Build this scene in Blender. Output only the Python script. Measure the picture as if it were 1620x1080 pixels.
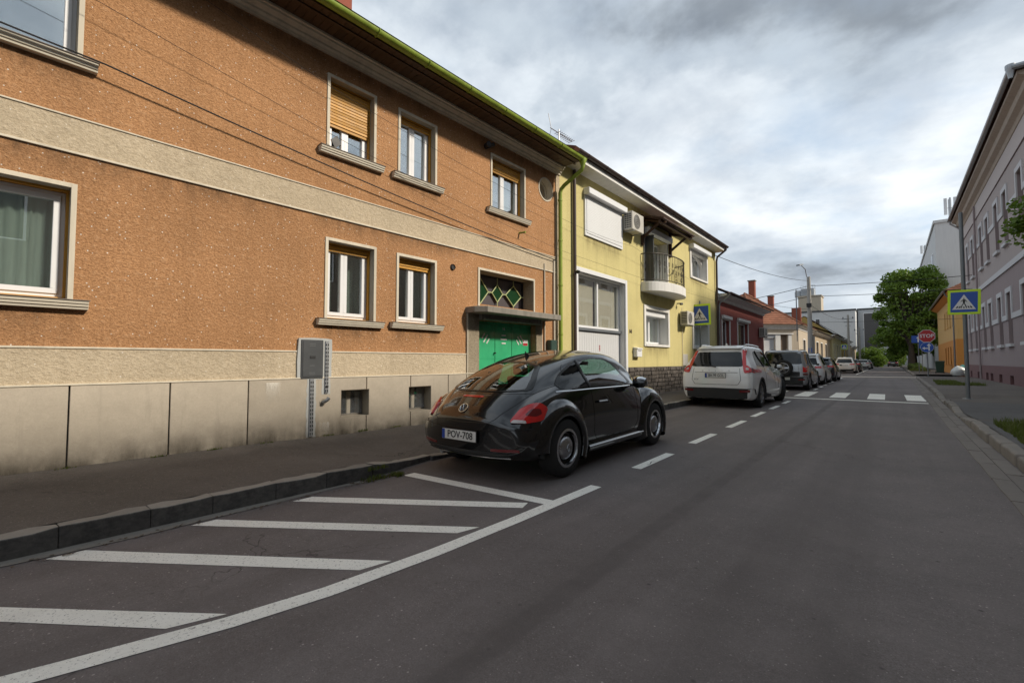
import bpy, bmesh, math, random
from mathutils import Vector, Matrix, noise as mnoise
from mathutils.bvhtree import BVHTree
RAD = math.radians
random.seed(7)
S = bpy.context.scene
C = S.collection
for o in list(bpy.data.objects): bpy.data.objects.remove(o)
# ---------------------------------------------------------------- camera
cd = bpy.data.cameras.new('camera'); cam = bpy.data.objects.new('camera', cd); C.objects.link(cam)
cd.sensor_width = 36; cd.lens = 16.0; cd.clip_start = .05; cd.clip_end = 3000
cam.location = (0, 0, 1.25); cam.rotation_euler = (RAD(90 + 2.465), 0, RAD(39.806))
S.camera = cam
# ---------------------------------------------------------------- light
SUN = Vector((1.0, .40, .80)).normalized()
EL = math.asin(SUN.z); AZ = math.atan2(SUN.x, SUN.y)
sl = bpy.data.lights.new('sun', 'SUN'); sun = bpy.data.objects.new('sun', sl); C.objects.link(sun)
sl.energy = 3.1; sl.angle = RAD(4.5); sl.color = (1, .9, .76)
sun.rotation_euler = (-SUN).to_track_quat('-Z', 'Y').to_euler(); sun.location = (30, 10, 40)
W = bpy.data.worlds.new('World'); S.world = W; W.use_nodes = True
TONE = (60.1, 31.4, 0)
def world():
    nt = W.node_tree; N = nt.nodes; L = nt.links; N.clear()
    def n(t, **k):
        x = N.new(t)
        for a, b in k.items(): setattr(x, a, b)
        return x
    def mth(op, a, b=None, c=None):
        x = n('ShaderNodeMath', operation=op)
        for i, v in enumerate((a, b, c)):
            if v is None: continue
            if isinstance(v, (int, float)): x.inputs[i].default_value = v
            else: L.new(v, x.inputs[i])
        return x.outputs[0]
    tc = n('ShaderNodeTexCoord'); sp = n('ShaderNodeSeparateXYZ'); L.new(tc.outputs['Generated'], sp.inputs[0])
    zz = mth('ADD', mth('MAXIMUM', sp.outputs[2], 0.0), .26)
    cb = n('ShaderNodeCombineXYZ'); L.new(mth('DIVIDE', sp.outputs[0], zz), cb.inputs[0]); L.new(mth('DIVIDE', sp.outputs[1], zz), cb.inputs[1])
    def noise(scale, detail, rough, off, dist=0):
        mp = n('ShaderNodeMapping'); mp.inputs['Location'].default_value = off; L.new(cb.outputs[0], mp.inputs[0])
        t = n('ShaderNodeTexNoise'); t.inputs['Scale'].default_value = scale; t.inputs['Detail'].default_value = detail
        t.inputs['Roughness'].default_value = rough; t.inputs['Distortion'].default_value = dist
        L.new(mp.outputs[0], t.inputs['Vector']); return t.outputs['Fac']
    def ramp(fac, stops):
        r = n('ShaderNodeValToRGB'); e = r.color_ramp.elements
        while len(e) < len(stops): e.new(.5)
        for i, (p, c) in enumerate(stops): e[i].position = p; e[i].color = c if len(c) == 4 else (*c, 1)
        r.color_ramp.interpolation = 'EASE'
        L.new(fac, r.inputs[0]); return r.outputs[0]
    sky = n('ShaderNodeTexSky', sky_type='NISHITA'); sky.sun_disc = False; sky.sun_elevation = EL; sky.sun_rotation = AZ
    sky.air_density = 1.0; sky.dust_density = 2.0
    cover = ramp(noise(.9, 7, .56, (3.1, 7.7, 0), .15), [(.30, (0, 0, 0)), (.50, (1, 1, 1))])
    tone = ramp(noise(.95, 8, .55, TONE, .15), [(.37, (1.9, 2.15, 2.45)), (.45, (3.4, 3.85, 4.35)), (.52, (4.7, 5.1, 5.5)), (.64, (5.9, 6.15, 6.35))])
    mul = n('ShaderNodeMix', data_type='RGBA', blend_type='MULTIPLY'); mul.inputs['Factor'].default_value = 1
    L.new(tone, mul.inputs[6]); L.new(ramp(noise(4.0, 6, .58, (1, 5, 0), .1), [(.30, (.82, .84, .87)), (.66, (1.08, 1.08, 1.07))]), mul.inputs[7])
    # thin haze low down over the roofs
    hz = n('ShaderNodeMix', data_type='RGBA'); L.new(mul.outputs[2], hz.inputs[6]); hz.inputs[7].default_value = (4.5, 4.85, 5.2, 1)
    L.new(ramp(sp.outputs[2], [(0.0, (.75, .75, .75)), (.20, (0, 0, 0))]), hz.inputs[0])
    mix = n('ShaderNodeMix', data_type='RGBA'); L.new(cover, mix.inputs[0]); L.new(hz.outputs[2], mix.inputs[7])
    sk = n('ShaderNodeMix', data_type='RGBA'); sk.inputs[0].default_value = .55; L.new(sky.outputs[0], sk.inputs[6]); sk.inputs[7].default_value = (4.0, 4.9, 5.7, 1)
    L.new(sk.outputs[2], mix.inputs[6])
    bg = n('ShaderNodeBackground'); bg.inputs[1].default_value = .112; L.new(mix.outputs[2], bg.inputs[0])
    out = n('ShaderNodeOutputWorld'); L.new(bg.outputs[0], out.inputs[0])
world()
S.view_settings.view_transform = 'Standard'; S.view_settings.look = 'None'; S.view_settings.gamma = 1; S.view_settings.exposure = 0.56
S.view_settings.use_curve_mapping = False
S.render.engine = 'CYCLES'; S.cycles.use_denoising = True
S.cycles.max_bounces = 6; S.cycles.transparent_max_bounces = 12
# ---------------------------------------------------------------- helpers
def tag(o, label=None, cat=None, group=None, kind=None):
    if label: o['label'] = label
    if cat: o['category'] = cat
    if group: o['group'] = group
    if kind: o['kind'] = kind
    return o
def empty(name, loc=(0, 0, 0), rz=0, parent=None):
    o = bpy.data.objects.new(name, None); C.objects.link(o); o.location = loc; o.rotation_euler = (0, 0, rz); o.empty_display_size = .2
    if parent: o.parent = parent
    return o
def inst(mesh, name, parent=None, loc=(0, 0, 0), rot=(0, 0, 0), sc=(1, 1, 1)):
    o = bpy.data.objects.new(name, mesh); C.objects.link(o); o.location = loc; o.rotation_euler = rot; o.scale = sc
    if parent: o.parent = parent
    return o
def copy_tree(o, parent=None):
    c = o.copy(); C.objects.link(c); c.parent = parent
    for ch in list(o.children): copy_tree(ch, c)
    return c
class MB:
    def __init__(s): s.v = []; s.f = []
    def add(s, vs, fs):
        b = len(s.v); s.v += [tuple(p) for p in vs]; s.f += [tuple(b + i for i in f) for f in fs]; return s
    def box(s, x0, x1, y0, y1, z0, z1):
        return s.add([(x0, y0, z0), (x1, y0, z0), (x1, y1, z0), (x0, y1, z0), (x0, y0, z1), (x1, y0, z1), (x1, y1, z1), (x0, y1, z1)],
                     [(0, 3, 2, 1), (4, 5, 6, 7), (0, 1, 5, 4), (1, 2, 6, 5), (2, 3, 7, 6), (3, 0, 4, 7)])
    def fb(s, u0, u1, d0, d1, z0, z1): return s.box(u0, u1, -d1, -d0, z0, z1)   # d = out of the facade
    def quad(s, *p): return s.add(p, [tuple(range(len(p)))])
    def extr(s, poly, a0, a1, axis='x'):
        n = len(poly)
        m = {'x': lambda a, p: (a, p[0], p[1]), 'y': lambda a, p: (p[0], a, p[1]), 'z': lambda a, p: (p[0], p[1], a)}[axis]
        return s.add([m(a0, p) for p in poly] + [m(a1, p) for p in poly],
                     [tuple(range(n))[::-1], tuple(range(n, 2 * n))] + [(i, (i + 1) % n, n + (i + 1) % n, n + i) for i in range(n)])
    def tube(s, path, r, seg=8, caps=True, close=False):
        P = [Vector(p) for p in path]; n = len(P); rs = r if isinstance(r, (list, tuple)) else [r] * n
        vs = []; up = None
        for i, p in enumerate(P):
            if close: t = P[(i + 1) % n] - P[i - 1]
            else: t = P[min(i + 1, n - 1)] - P[max(i - 1, 0)]
            t.normalize()
            if up is None: up = Vector((0, 0, 1)) if abs(t.z) < .9 else Vector((1, 0, 0))
            a = t.cross(up)
            if a.length < 1e-4: a = t.orthogonal()
            a.normalize(); up = a.cross(t); up.normalize()
            for k in range(seg):
                an = 2 * math.pi * k / seg; vs.append(p + (a * math.cos(an) + up * math.sin(an)) * rs[i])
        fs = [(i * seg + k, i * seg + (k + 1) % seg, ((i + 1) % n) * seg + (k + 1) % seg, ((i + 1) % n) * seg + k) for i in range(n if close else n - 1) for k in range(seg)]
        if caps and not close: fs += [tuple(range(seg))[::-1], tuple((n - 1) * seg + k for k in range(seg))]
        return s.add(vs, fs)
    def cyl(s, p0, p1, r0, r1=None, seg=12): return s.tube([p0, p1], [r0, r0 if r1 is None else r1], seg)
    def lathe(s, prof, origin=(0, 0, 0), axis='z', seg=24):
        vs = []; fs = []; n = len(prof)
        for k in range(seg):
            a = 2 * math.pi * k / seg; c, q = math.cos(a), math.sin(a)
            for r, h in prof:
                p = {'z': (r * c, r * q, h), 'y': (r * c, h, r * q), 'x': (h, r * c, r * q)}[axis]
                vs.append((p[0] + origin[0], p[1] + origin[1], p[2] + origin[2]))
        for k in range(seg):
            for i in range(n - 1):
                a, b = k * n + i, ((k + 1) % seg) * n + i; fs.append((a, b, b + 1, a + 1))
        return s.add(vs, fs)
    def mesh(s, name, m, smooth=False, bevel=0, recalc=True, bseg=1):
        me = bpy.data.meshes.new(name); me.from_pydata(s.v, [], s.f)
        bm = bmesh.new(); bm.from_mesh(me)
        if smooth or bevel: bmesh.ops.remove_doubles(bm, verts=bm.verts, dist=1e-5)
        if recalc: bmesh.ops.recalc_face_normals(bm, faces=bm.faces)
        if bevel:
            ed = [e for e in bm.edges if len(e.link_faces) == 2 and e.calc_face_angle(0) > .5]
            bmesh.ops.bevel(bm, geom=ed, offset=bevel, segments=bseg, affect='EDGES', profile=.5, clamp_overlap=True)
        bm.to_mesh(me); bm.free()
        if smooth:
            for p in me.polygons: p.use_smooth = True
            if smooth != 'all': me.set_sharp_from_angle(angle=RAD(40))
        me.materials.append(m); return me
    def build(s, name, m, parent=None, smooth=False, bevel=0, recalc=True, loc=(0, 0, 0), rot=(0, 0, 0), bseg=1):
        return inst(s.mesh(name, m, smooth, bevel, recalc, bseg), name, parent, loc, rot)
def box(name, m, parent, u0, u1, d0, d1, z0, z1, bevel=0): return MB().fb(u0, u1, d0, d1, z0, z1).build(name, m, parent, bevel=bevel)
def slab(mb, u0, u1, z0, z1, holes, d0, d1):
    """wall slab between depths d0 (inside) and d1 (outside face) with rectangular holes"""
    cl = [(max(a, u0), min(b, u1), max(c, z0), min(e, z1)) for a, b, c, e in holes]; cl = [h for h in cl if h[1] - h[0] > 1e-4 and h[3] - h[2] > 1e-4]
    us = sorted({u0, u1} | {x for h in cl for x in h[:2]}); zs = sorted({z0, z1} | {x for h in cl for x in h[2:]})
    def solid(i, j):
        if i < 0 or j < 0 or i >= len(us) - 1 or j >= len(zs) - 1: return False
        cu, cz = (us[i] + us[i + 1]) / 2, (zs[j] + zs[j + 1]) / 2
        return not any(h[0] < cu < h[1] and h[2] < cz < h[3] for h in cl)
    for i in range(len(us) - 1):
        for j in range(len(zs) - 1):
            if not solid(i, j): continue
            a, b, c, e = us[i], us[i + 1], zs[j], zs[j + 1]; o, n = -d1, -d0
            mb.quad((a, o, c), (b, o, c), (b, o, e), (a, o, e)); mb.quad((b, n, c), (a, n, c), (a, n, e), (b, n, e))
            if not solid(i - 1, j): mb.quad((a, n, c), (a, o, c), (a, o, e), (a, n, e))
            if not solid(i + 1, j): mb.quad((b, o, c), (b, n, c), (b, n, e), (b, o, e))
            if not solid(i, j - 1): mb.quad((a, n, c), (b, n, c), (b, o, c), (a, o, c))
            if not solid(i, j + 1): mb.quad((a, o, e), (b, o, e), (b, n, e), (a, n, e))
    return mb
def text_mesh(txt, size, m, name, parent, loc, rot, depth=.002, bold=0, align='CENTER', sx=1, shear=0):
    cu = bpy.data.curves.new(name, 'FONT'); cu.body = txt; cu.size = size; cu.extrude = depth; cu.align_x = align; cu.align_y = 'CENTER'; cu.offset = bold; cu.shear = shear
    cu.resolution_u = 3
    t = bpy.data.objects.new(name, cu); C.objects.link(t)
    dg = bpy.context.evaluated_depsgraph_get(); me = bpy.data.meshes.new_from_object(t.evaluated_get(dg)); bpy.data.objects.remove(t)
    me.name = name; me.materials.clear(); me.materials.append(m)
    return inst(me, name, parent, loc, rot, (sx, 1, 1))
# ---------------------------------------------------------------- materials
class NT:
    def __init__(s, name):
        s.m = bpy.data.materials.new(name); s.m.use_nodes = True; s.t = s.m.node_tree; s.N = s.t.nodes; s.L = s.t.links
        s.b = s.N['Principled BSDF']; s.out = s.N['Material Output']; s.tc = s.N.new('ShaderNodeTexCoord').outputs['Object']; s.oi = None
    def n(s, t, **k):
        x = s.N.new(t)
        for a, b in k.items(): setattr(x, a, b)
        return x
    def set(s, i, v):
        if hasattr(v, 'links') or hasattr(v, 'is_linked'): s.L.new(v, i)
        else: i.default_value = v
    def map(s, sc=(1, 1, 1), loc=(0, 0, 0), vec=None):
        x = s.n('ShaderNodeMapping'); x.inputs['Scale'].default_value = sc; x.inputs['Location'].default_value = loc; s.L.new(vec or s.tc, x.inputs[0]); return x.outputs[0]
    def noise(s, scale, detail=4, rough=.55, vec=None, dist=0):
        x = s.n('ShaderNodeTexNoise'); x.inputs['Scale'].default_value = scale; x.inputs['Detail'].default_value = detail; x.inputs['Roughness'].default_value = rough
        x.inputs['Distortion'].default_value = dist; s.L.new(vec or s.tc, x.inputs['Vector']); return x.outputs['Fac']
    def voro(s, scale, feat='F1', vec=None, out='Distance', rnd=1):
        x = s.n('ShaderNodeTexVoronoi', feature=feat); x.inputs['Scale'].default_value = scale; x.inputs['Randomness'].default_value = rnd; s.L.new(vec or s.tc, x.inputs['Vector']); return x.outputs[out]
    def ramp(s, fac, stops, interp='LINEAR'):
        r = s.n('ShaderNodeValToRGB'); e = r.color_ramp.elements; r.color_ramp.interpolation = interp
        while len(e) < len(stops): e.new(.5)
        for i, (p, c) in enumerate(stops):
            e[i].position = p; e[i].color = (c, c, c, 1) if isinstance(c, (int, float)) else (*c, 1)
        s.L.new(fac, r.inputs[0]); return r.outputs[0]
    def math(s, op, a, b=0.0, c=None):
        x = s.n('ShaderNodeMath', operation=op); s.set(x.inputs[0], a); s.set(x.inputs[1], b)
        if c is not None: s.set(x.inputs[2], c)
        return x.outputs[0]
    def mix(s, fac, a, b, blend='MIX'):
        x = s.n('ShaderNodeMix', data_type='RGBA', blend_type=blend); s.set(x.inputs[0], fac)
        s.set(x.inputs[6], (*a, 1) if isinstance(a, tuple) else a); s.set(x.inputs[7], (*b, 1) if isinstance(b, tuple) else b); return x.outputs[2]
    def bump(s, h, strength=.5, dist=.01, prev=None):
        x = s.n('ShaderNodeBump'); x.inputs['Strength'].default_value = strength; x.inputs['Distance'].default_value = dist; s.L.new(h, x.inputs['Height'])
        if prev is not None: s.L.new(prev, x.inputs['Normal'])
        return x.outputs[0]
    def done(s, col, rough=.7, metal=0, spec=.5, nrm=None, coat=0, **k):
        s.set(s.b.inputs['Base Color'], (*col, 1) if isinstance(col, tuple) else col); s.set(s.b.inputs['Roughness'], rough); s.set(s.b.inputs['Metallic'], metal)
        s.set(s.b.inputs['Specular IOR Level'], spec); s.b.inputs['Coat Weight'].default_value = coat; s.b.inputs['Coat Roughness'].default_value = .03
        if nrm is not None: s.L.new(nrm, s.b.inputs['Normal'])
        for a, v in k.items(): s.set(s.b.inputs[a.replace('_', ' ')], v)
        return s.m
def dim(c, k): return tuple(min(1, x * k) for x in c)
def P(name, col, rough=.6, metal=0, var=.10, vs=3.0, bump=0, bs=80, coat=0, spec=.5, rnd=0, streak=0, bd=.003):
    """plain procedural paint / plaster / metal: base colour with cloudy variation, optional grain relief and rain streaks"""
    t = NT(name); f = t.noise(vs, 5, .6)
    c = t.mix(f, dim(col, 1 - var), dim(col, 1 + var))
    if rnd:
        oi = t.n('ShaderNodeObjectInfo'); c = t.mix(t.ramp(oi.outputs['Random'], [(0, 1 - rnd), (1, 1 + rnd)]), (0, 0, 0), c, 'MIX') if rnd > 1 else t.mix(1.0, c, t.ramp(oi.outputs['Random'], [(0, 1 - rnd), (1, 1.0)]), 'MULTIPLY')
    if streak:
        sf = t.noise(1, 6, .65, t.map((7, 7, .5))); c = t.mix(t.ramp(sf, [(.46, 0.0), (.75, streak)]), c, dim(col, .45))
    nr = t.bump(t.noise(bs, 4, .6), bump, bd) if bump else None
    rr = t.ramp(f, [(.2, max(0, rough - .08)), (.8, min(1, rough + .08))])
    return t.done(c, rr, metal, spec, nr, coat)
# ---------------------------------------------------------------- shared materials
def m_roughcast(name, col, dark, light, specks=True, amp=1.0):
    t = NT(name); v = t.map((1, 1, 1.25))
    g = t.noise(46, 4, .75, v); g2 = t.noise(17, 4, .65, v); big = t.noise(.55, 6, .68)
    c = t.mix(t.ramp(g, [(.32, 0.0), (.60, 1.0)]), dark, col)
    c = t.mix(t.ramp(g2, [(.52, 0.0), (.78, .55)]), c, light)
    c = t.mix(1.0, c, t.ramp(big, [(.28, .78), (.72, 1.14)]), 'MULTIPLY')
    st = t.noise(1, 5, .65, t.map((5, 5, .35))); c = t.mix(t.ramp(st, [(.52, 0.0), (.80, .32)]), c, dim(dark, .75))
    if specks:
        d = t.voro(20, vec=t.map((1, 1, 1), (3, 5, 1))); cell = t.voro(20, out='Color', vec=t.map((1, 1, 1), (3, 5, 1)))
        sp = t.math('MULTIPLY', t.ramp(d, [(.09, 1.0), (.15, 0.0)]), t.ramp(cell, [(.74, 0.0), (.77, 1.0)]))
        c = t.mix(sp, c, (.80, .74, .66))
    h = t.math('ADD', t.math('MULTIPLY', g, 1.0), t.math('MULTIPLY', g2, 1.4))
    return t.done(c, .92, 0, .15, t.bump(h, .95 * amp, .014))
def m_stone():
    t = NT('terrazzo_panel'); big = t.noise(1.3, 5, .6); g = t.noise(75, 4, .8); oi = t.n('ShaderNodeObjectInfo')
    c = t.mix(big, (.42, .365, .285), (.57, .50, .405)); c = t.mix(t.ramp(g, [(.35, .0), (.7, .45)]), c, (.33, .285, .225)); mm = t.noise(5, 6, .75); c = t.mix(t.ramp(mm, [(.42, 0.0), (.75, .6)]), c, (.36, .315, .25)); c = t.mix(t.ramp(t.noise(1, 5, .7, t.map((9, 9, .8))), [(.55, 0.0), (.75, .4)]), c, (.28, .245, .195))
    sp = t.n('ShaderNodeSeparateXYZ'); t.L.new(t.tc, sp.inputs[0])
    st = t.math('MULTIPLY', t.ramp(sp.outputs[2], [(.16, 1.0), (.55, 0.0)]), t.ramp(t.noise(4, 6, .75), [(.35, 0.2), (.65, .9)]))
    c = t.mix(st, c, (.20, .17, .13)); c = t.mix(1.0, c, t.ramp(oi.outputs['Random'], [(0, .88), (1, 1.03)]), 'MULTIPLY')
    return t.done(c, .8, 0, .3, t.bump(g, .25, .003))
def m_asphalt(name, base, lightc, patch, lanes=0):
    t = NT(name); g = t.noise(120, 3, .8); f = t.noise(34, 3, .75); big = t.noise(.30, 3, .65); mid = t.noise(1.7, 4, .7); wide = t.noise(6.5, 3, .7)
    c = t.mix(t.ramp(g, [(.34, 0.0), (.68, 1.0)]), dim(base, .58), dim(lightc, 1.12)); c = t.mix(t.ramp(f, [(.36, .55), (.62, 0.0)]), c, dim(base, .62))
    c = t.mix(t.ramp(wide, [(.38, 0.0), (.72, .45)]), c, dim(base, .74)); c = t.mix(t.ramp(mid, [(.40, 0.0), (.70, .5)]), c, dim(lightc, .98)); c = t.mix(1.0, c, t.ramp(big, [(.30, 1 - patch), (.70, 1 + patch)]), 'MULTIPLY')
    for sc, k, lum, off in ((38, .80, 2.1, 0), (70, .70, 1.75, 4)):
        v = t.map((1, 1, 1), (off, off, 0)); vs = t.voro(sc, vec=v); cell = t.voro(sc, out='Color', vec=v); sp = t.math('MULTIPLY', t.ramp(vs, [(.14, 1.0), (.24, 0.0)]), t.ramp(cell, [(k, 0.0), (k + .05, .75)])); c = t.mix(sp, c, dim(lightc, lum))
    v = t.map((1, 1, 1), (9, 2, 0)); ds = t.math('MULTIPLY', t.ramp(t.voro(16, vec=v), [(.10, 1.0), (.22, 0.0)]), t.ramp(t.voro(16, out='Color', vec=v), [(.84, 0.0), (.88, .8)])); c = t.mix(ds, c, dim(base, .35))
    if lanes:
        sx = t.n('ShaderNodeSeparateXYZ'); t.L.new(t.tc, sx.inputs[0]); bx = t.math('ABSOLUTE', t.math('ADD', t.math('ADD', sx.outputs[0], 1.39), t.math('MULTIPLY', t.math('SUBTRACT', t.noise(2.2, 4, .6), .5), .10))); c = t.mix(t.math('MULTIPLY', t.ramp(bx, [(.045, 1.0), (.085, 0.0)]), t.ramp(t.noise(3.5, 4, .65), [(.32, .15), (.6, .62)])), c, dim(base, .5))
        st = t.noise(1, 3, .65, t.map((1.7, .05, 1))); c = t.mix(t.ramp(st, [(.44, 0.0), (.62, .42)]), c, dim(base, .66)); oil = t.noise(.8, 3, .7, t.map((1, .35, 1), (3, 1, 0))); c = t.mix(t.ramp(oil, [(.62, 0.0), (.72, .5)]), c, dim(base, .5))
    # hairline cracks
    cr = t.voro(.42, 'DISTANCE_TO_EDGE', vec=None); wob = t.noise(2.6, 3, .7); e = t.math('ADD', cr, t.math('MULTIPLY', t.math('SUBTRACT', wob, .5), .22)); line = t.math('MULTIPLY', t.ramp(e, [(.0, 0.0), (.004, 1.0), (.0085, 0.0)]), t.ramp(t.noise(.5, 3, .5), [(.50, 0.0), (.60, .8)])); c = t.mix(line, c, dim(base, .3))
    h = t.math('ADD', g, t.math('MULTIPLY', f, .9))
    return t.done(c, t.ramp(mid, [(.2, .70), (.8, .92)]), 0, .35, t.bump(h, .7, .008))
def m_paint():
    t = NT('road_paint'); g = t.noise(120, 4, .8); w = t.noise(5, 7, .75); sc = t.noise(1, 5, .7, t.map((34, 3, 1), (0, 0, 0)))
    c = t.mix(w, (.84, .81, .73), (.93, .91, .84)); c = t.mix(t.ramp(sc, [(.60, 0.0), (.74, .5)]), c, (.50, .46, .40)); c = t.mix(t.ramp(t.noise(1.4, 4, .6), [(.50, 0.0), (.80, .4)]), c, (.60, .56, .49))
    wear = t.math('MAXIMUM', t.ramp(w, [(.63, 0.0), (.70, .8)]), t.ramp(t.noise(60, 5, .85), [(.57, 0.0), (.64, .9)]))
    pit = t.voro(26, 'DISTANCE_TO_EDGE'); wear = t.math('MAXIMUM', wear, t.math('MULTIPLY', t.ramp(pit, [(.0, .35), (.03, 0.0)]), t.ramp(t.noise(2.2, 3, .6), [(.5, 0.0), (.62, 1.0)])))
    c = t.mix(wear, c, (.15, .128, .12))
    return t.done(c, .75, 0, .3, t.bump(g, .6, .005))
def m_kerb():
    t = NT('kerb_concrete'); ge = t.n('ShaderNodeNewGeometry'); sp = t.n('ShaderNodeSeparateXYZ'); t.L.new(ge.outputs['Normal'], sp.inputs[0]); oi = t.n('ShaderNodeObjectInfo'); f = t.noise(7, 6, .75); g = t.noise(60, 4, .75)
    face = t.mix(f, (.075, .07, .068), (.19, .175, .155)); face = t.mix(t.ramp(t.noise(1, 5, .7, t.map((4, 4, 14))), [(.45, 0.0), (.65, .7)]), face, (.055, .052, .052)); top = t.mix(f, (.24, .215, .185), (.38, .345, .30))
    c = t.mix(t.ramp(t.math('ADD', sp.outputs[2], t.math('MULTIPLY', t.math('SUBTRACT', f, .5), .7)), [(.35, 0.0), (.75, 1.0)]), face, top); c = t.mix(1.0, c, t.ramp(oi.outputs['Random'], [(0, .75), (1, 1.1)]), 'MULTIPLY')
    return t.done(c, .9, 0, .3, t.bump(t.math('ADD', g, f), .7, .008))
def m_glass(name, tint=(.85, .93, .9), refl=.09, rough=.0, fr=1.0):
    t = NT(name); t.N.remove(t.b)
    tr = t.n('ShaderNodeBsdfTransparent'); tr.inputs[0].default_value = (*tint, 1); gl = t.n('ShaderNodeBsdfGlossy'); gl.inputs['Roughness'].default_value = rough
    gl.inputs[0].default_value = (.95, .97, 1, 1)
    lw = t.n('ShaderNodeLayerWeight'); lw.inputs[0].default_value = .5
    wob = t.bump(t.noise(1.3, 1, .5), .03, .02); t.L.new(wob, gl.inputs['Normal'])
    f = t.math('ADD', t.math('MULTIPLY', t.math('POWER', lw.outputs['Facing'], 3.2), .85 * fr), refl)
    mx = t.n('ShaderNodeMixShader'); t.L.new(f, mx.inputs[0]); t.L.new(tr.outputs[0], mx.inputs[1]); t.L.new(gl.outputs[0], mx.inputs[2]); t.L.new(mx.outputs[0], t.out.inputs[0])
    return t.m
def m_curtain(name, col):
    t = NT(name); c = t.mix(t.noise(40, 3, .6, t.map((1, 1, .05))), dim(col, .7), col); t.done(c, .9)
    return t.m
def m_wood(name, col, dark, axis=(30, 30, 1.5)):
    t = NT(name); oi = t.n('ShaderNodeObjectInfo'); g = t.noise(1, 5, .65, t.map(axis), .6)
    c = t.mix(t.ramp(g, [(.3, 0.0), (.7, 1.0)]), dark, col); c = t.mix(1.0, c, t.ramp(oi.outputs['Random'], [(0, .68), (1, 1.05)]), 'MULTIPLY')
    return t.done(c, .6, 0, .4, t.bump(g, .2, .003))
def m_leaf(name, col, dark):
    t = NT(name); oi = t.n('ShaderNodeObjectInfo'); f = t.noise(1.1, 3, .6); f2 = t.noise(9, 2, .6)
    c = t.mix(f, dark, col); c = t.mix(t.ramp(f2, [(.4, 0.0), (.8, .6)]), c, dim(col, 1.35)); t.done(c, .55, 0, .35)
    tl = t.n('ShaderNodeBsdfTranslucent'); t.L.new(t.mix(.5, c, (.20, .30, .03)), tl.inputs[0]); mx = t.n('ShaderNodeMixShader'); mx.inputs[0].default_value = .35
    t.L.new(t.b.outputs[0], mx.inputs[1]); t.L.new(tl.outputs[0], mx.inputs[2]); t.L.new(mx.outputs[0], t.out.inputs[0]); return t.m
def m_stain(name, col, dens, up=True):
    t = NT(name); t.done(col, .9, 0, .1); g = t.n('ShaderNodeTexCoord').outputs['Generated']; sp = t.n('ShaderNodeSeparateXYZ'); t.L.new(g, sp.inputs[0])
    v = t.ramp(sp.outputs[2], [(0, 0.0), (1, 1.0)] if up else [(0, 1.0), (1, 0.0)]); hx = t.math('MULTIPLY', t.ramp(sp.outputs[0], [(0, 0.0), (.12, 1.0)]), t.ramp(sp.outputs[0], [(.88, 1.0), (1, 0.0)]))
    nn = t.ramp(t.noise(1, 6, .75, t.map((5, 5, 1.3))), [(.35, 0.0), (.68, 1.0)]); a = t.math('MULTIPLY', t.math('MULTIPLY', t.math('POWER', v, 1.6), hx), t.math('MULTIPLY', nn, dens))
    tr = t.n('ShaderNodeBsdfTransparent'); mx = t.n('ShaderNodeMixShader'); t.L.new(a, mx.inputs[0]); t.L.new(tr.outputs[0], mx.inputs[1]); t.L.new(t.b.outputs[0], mx.inputs[2]); t.L.new(mx.outputs[0], t.out.inputs[0]); return t.m
K = {}
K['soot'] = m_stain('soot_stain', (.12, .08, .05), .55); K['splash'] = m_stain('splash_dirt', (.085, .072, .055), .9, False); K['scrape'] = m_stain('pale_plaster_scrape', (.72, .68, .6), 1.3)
def stain(parent, m, u0, u1, z0, z1, d=.004): return MB().quad((u0, -d, z0), (u1, -d, z0), (u1, -d, z1), (u0, -d, z1)).build('weather_stain', m, parent, recalc=False)
K['brown'] = m_roughcast('brown_roughcast', (.505, .272, .132), (.25, .125, .057), (.68, .425, .245))
K['beige'] = m_roughcast('beige_roughcast', (.55, .46, .33), (.40, .32, .22), (.64, .55, .42), True, .8)
K['greige'] = m_roughcast('grey_beige_roughcast', (.34, .29, .21), (.22, .18, .13), (.42, .36, .27), False, .8)
K['stone'] = m_stone()
K['trim'] = P('cream_trim', (.60, .54, .43), .8, var=.12, vs=5, bump=.1, streak=.5)
K['white'] = P('white_pvc', (.74, .75, .76), .35, var=.04)
K['whitepaint'] = P('white_render', (.70, .69, .66), .8, var=.08, bump=.08, streak=.3)
K['ochre'] = P('ochre_wood', (.56, .275, .030), .55, var=.25, vs=12, bump=.1, rnd=.25)
K['soffit'] = m_wood('soffit_wood', (.105, .060, .030), (.055, .031, .016), (1.5, 1.5, 1.5))
K['gutgreen'] = P('green_gutter_paint', (.245, .33, .035), .5, var=.30, vs=6, streak=.6)
K['dark'] = P('dark_void', (.012, .012, .013), .8)
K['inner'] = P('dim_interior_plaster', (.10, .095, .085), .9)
K['pane'] = m_glass('window_glass', (.86, .92, .89), .36)
K['softpane'] = m_glass('curtained_glass', (.90, .92, .90), .10)
K['curtain'] = m_curtain('net_curtain', (.78, .80, .77))
K['sillmetal'] = P('weathered_sill_flashing', (.10, .075, .055), .6, var=.4, vs=9)
K['concrete'] = P('weathered_concrete', (.235, .215, .185), .9, var=.30, vs=6, bump=.5, bs=60, streak=.75, bd=.006)
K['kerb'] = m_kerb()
K['kerblight'] = P('pale_kerb_concrete', (.23, .205, .18), .9, var=.28, vs=6, bump=.6, bs=70, rnd=.22, bd=.006)
K['slabc'] = P('gutter_slab_concrete', (.20, .175, .155), .9, var=.25, vs=5, bump=.5, bs=90, rnd=.22, bd=.005)
K['asphalt'] = m_asphalt('road_asphalt', (.168, .143, .134), (.238, .207, .197), .16, 1)
K['pave'] = m_asphalt('pavement_asphalt', (.115, .098, .084), (.178, .153, .133), .26)
K['paved'] = m_asphalt('dark_pavement_asphalt', (.105, .098, .095), (.155, .148, .144), .14)
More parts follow.
